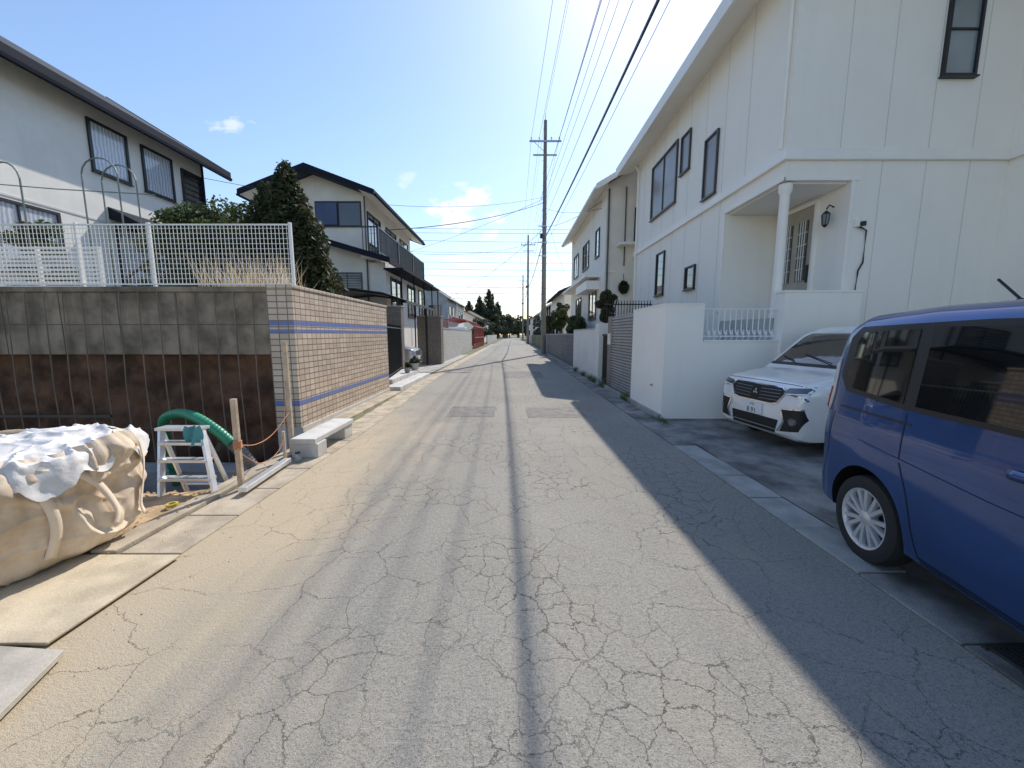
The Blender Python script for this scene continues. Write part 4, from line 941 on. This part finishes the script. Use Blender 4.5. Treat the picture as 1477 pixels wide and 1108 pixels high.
    proj([(-.44,.46),(.44,.46),(.40,.28),(-.40,.28)],'F',black,'lower_intake',.006,.04)
    line([(-.42,.33),(.42,.33)],'F',chrome,'intake_bar',.012,.012)
    line([(-.76,.935),(-.5,.945),(0,.95),(.5,.945),(.76,.935)],'F',black,'bonnet_seam')
    MB().box(LC/2-.005,LC/2+.026,-.165,.165,.475,.635).obj('number_plate',plate_m,E,local=True,bevel=.004)
    for txt,sz_,yy,zz in (('8 91',.10,.11,.485),('12 33',.04,.06,.59)):
        cu=bpy.data.curves.new('plate_text','FONT'); cu.body=txt; cu.size=sz_; cu.extrude=.001; cu.materials.append(M('plate_green',(.02,.12,.06),.5,bp=0) if 'plate_green' not in bpy.data.materials else bpy.data.materials['plate_green'])
        to=bpy.data.objects.new('plate_text',cu); link(to); to.parent=E; to.location=(LC/2+.0285,-yy,zz); to.rotation_euler=(R(90),0,R(90))
    proj([(-.62,1.16),(.62,1.16),(.57,1.54),(-.57,1.54)],'B',carglass,'rear_screen',.006)
    MB().box(-LC/2-.015,-LC/2+.02,-.165,.165,.70,.86).obj('number_plate_rear',plate_m,E,local=True,bevel=.004)
    MB().lathe([(.03,0),(.02,.03),(0,.035)],(-LC/2+.52,0,1.76),n=12).tube([(-LC/2+.52,0,1.785),(-LC/2+.36,0,1.93)],.008,6).obj('antenna',black,E,local=True)
    for x in wx:
        for s_ in (1,-1):
            yo=s_*.80; t_=MB()
            pr=[(.205,-.17),(.25,-.175),(.285,-.16),(.298,-.12),(.298,-.045),(.287,-.012),(.25,.0),(.205,-.008)]
            t_.lathe([(r_,h_*s_) for r_,h_ in pr],(x,yo,.298),axis='y',n=48)
            t_.obj('tyre',tyre_m,E,smooth=True,local=True)
            r_=MB(); r_.lathe([(a,b_*s_) for a,b_ in [(.206,-.16),(.19,-.12),(.185,-.03),(.192,-.012),(.207,-.006),(.207,-.02)]],(x,yo,.298),axis='y',n=48)
            r_.lathe([(a,b_*s_) for a,b_ in [(.0,-.012),(.03,-.012),(.055,-.022),(.06,-.07)]],(x,yo,.298),axis='y',n=24)
            for k in range(7):
                for dd in (-.16,.16):
                    a0=2*math.pi*k/7+dd*1.0; a1=2*math.pi*k/7+dd*1.25
                    A=Vector((math.cos(a0-dd*.3),0,math.sin(a0-dd*.3)));B_=Vector((math.cos(a1),0,math.sin(a1)));nA_=Vector((-A.z,0,A.x));nB=Vector((-B_.z,0,B_.x)); c0=Vector((x,yo,.298))
                    def pt(U,n_,r0,w0,h0): return c0+U*r0+n_*w0+Vector((0,h0*s_,0))
                    V=[pt(A,nA_,.045,-.012,-.02),pt(A,nA_,.045,.012,-.02),pt(B_,nB,.196,.013,-.012),pt(B_,nB,.196,-.013,-.012),
                       pt(A,nA_,.045,-.014,-.05),pt(A,nA_,.045,.014,-.05),pt(B_,nB,.196,.016,-.04),pt(B_,nB,.196,-.016,-.04)]
                    r_.add(V,[(0,1,2,3),(7,6,5,4),(0,4,5,1),(1,5,6,2),(2,6,7,3),(3,7,4,0)])
            r_.obj('rim',alu,E,smooth=True,local=True)
            MB().lathe([(0,-.10*s_),(.18,-.10*s_)],(x,yo,.298),axis='y',n=32).obj('brake_disc',frame_g,E,local=True)
    return E
blue=paint('blue_metallic',(.010,.060,.22),.45,.32); whitep=paint('pearl_white',(.88,.865,.83),.1,.3); silver=paint('silver_paint',(.6,.6,.62),.6,.3)
build_car('parked_car',blue,3.06,1.17,math.atan2(-.987,-.16),1.02)
build_car('parked_car',whitep,5.38,5.72,math.atan2(-.129,-.992),1.0)
build_car('parked_car',silver,-6.15,17.6,math.atan2(0,1),.98)

t=empty('white_truck',(-5,39.8,0)); wt=M('truck_white',(.75,.75,.74),.4,bp=0)
c=MB(); c.prism_x([(38.6,.5),(40.2,.5),(40.2,2.3),(39.2,2.3),(38.7,1.5)],-6.4,-4.7); c.obj('cab',wt,t,bevel=.06)
MB().box(-6.45,-4.65,40.3,44,.7,.82).box(-6.45,-6.4,40.3,44,.82,1.25).box(-4.7,-4.65,40.3,44,.82,1.25).obj('bed',wt,t,bevel=.01)
MB().prism_x([(38.70,1.52),(38.72,1.52),(39.16,2.18),(39.14,2.18)],-6.25,-4.85).obj('windscreen',carglass,t)
w=MB()
for y in (39.3,43):
    for x in (-6.3,-4.85): w.lathe([(0,-.1),(.2,-.1),(.34,-.09),(.34,.09),(.2,.1),(0,.1)],(x,y,.34),axis='x',n=24)
w.obj('wheels',tyre_m,t,smooth=True); MB().box(-6.3,-4.8,38.55,38.62,.45,.7).obj('bumper',black,t)

# ------------------------------------------------------------------ sun, sky, camera
sd=Vector((.345,.93,1.0)).normalized()
su=bpy.data.lights.new('sun','SUN'); su.energy=5; su.angle=R(.5); su.color=(1,.94,.86)
so_=bpy.data.objects.new('sun',su); link(so_); so_.rotation_euler=(-sd).to_track_quat('-Z','Y').to_euler(); so_.location=(10,30,30)
W=bpy.data.worlds.new('World'); scene.world=W; W.use_nodes=True; T=NT(W.node_tree); bg=W.node_tree.nodes['Background']
sk=T.n('ShaderNodeTexSky',sky_type='NISHITA'); sk.sun_disc=False; sk.sun_elevation=math.asin(sd.z); sk.sun_rotation=math.atan2(sd.x,sd.y); sk.air_density=1.45; sk.dust_density=.5; sk.ozone_density=2.6; sk.altitude=0
skc=T.mix(1.0,sk.outputs[0],(1.10,1.12,1.24),'MULTIPLY')
tc=T.n('ShaderNodeTexCoord'); s=T.n('ShaderNodeSeparateXYZ'); T.set(s.inputs[0],tc.outputs['Generated'])
yy=T.math('MAXIMUM',s.outputs[1],.02); px=T.math('DIVIDE',s.outputs[0],yy); pz=T.math('DIVIDE',s.outputs[2],yy)
cb=T.n('ShaderNodeCombineXYZ'); T.set(cb.inputs[0],px); T.set(cb.inputs[1],T.math('MULTIPLY',pz,1.5))
nz=T.noise(cb.outputs[0],16,8,.6); tot=None
for (cx_,cz_,rx,rz,st_) in ((-.126,.300,.09,.05,1),(-.09,.335,.06,.035,1),(-.674,.503,.05,.02,.5),(-.128,.185,.10,.018,.9),(.064,.185,.06,.016,.9),(-.252,.382,.05,.02,.3),(-.05,.245,.03,.016,.8),(-.07,.10,.16,.03,.9),(.12,.09,.1,.02,.6),(-.2,.07,.2,.02,.7)):
    a=T.math('DIVIDE',T.math('SUBTRACT',px,cx_),rx); a=T.math('MULTIPLY',a,a)
    b_=T.math('DIVIDE',T.math('SUBTRACT',pz,cz_),rz); b_=T.math('MULTIPLY',b_,b_)
    d=T.math('SQRT',T.math('ADD',a,b_)); d=T.math('ADD',d,T.math('MULTIPLY',T.math('SUBTRACT',nz,.5),-4.5))
    m_=T.ramp(d,1.0,.1,0,st_); tot=m_ if tot is None else T.math('MAXIMUM',tot,m_)
c=T.mix(tot,skc,(7.6,7.6,7.7))
T.set(bg.inputs[0],c); bg.inputs[1].default_value=.15
cam=bpy.data.cameras.new('camera'); co=bpy.data.objects.new('camera',cam); link(co); cam.sensor_width=36; cam.lens=555/1477*36; cam.clip_end=3000; cam.clip_start=.05
co.location=(0,0,1.6); co.rotation_euler=(R(90-7.4),0,R(0.0)); scene.camera=co
scene.view_settings.view_transform='Standard'; scene.view_settings.look='None'; scene.view_settings.exposure=0
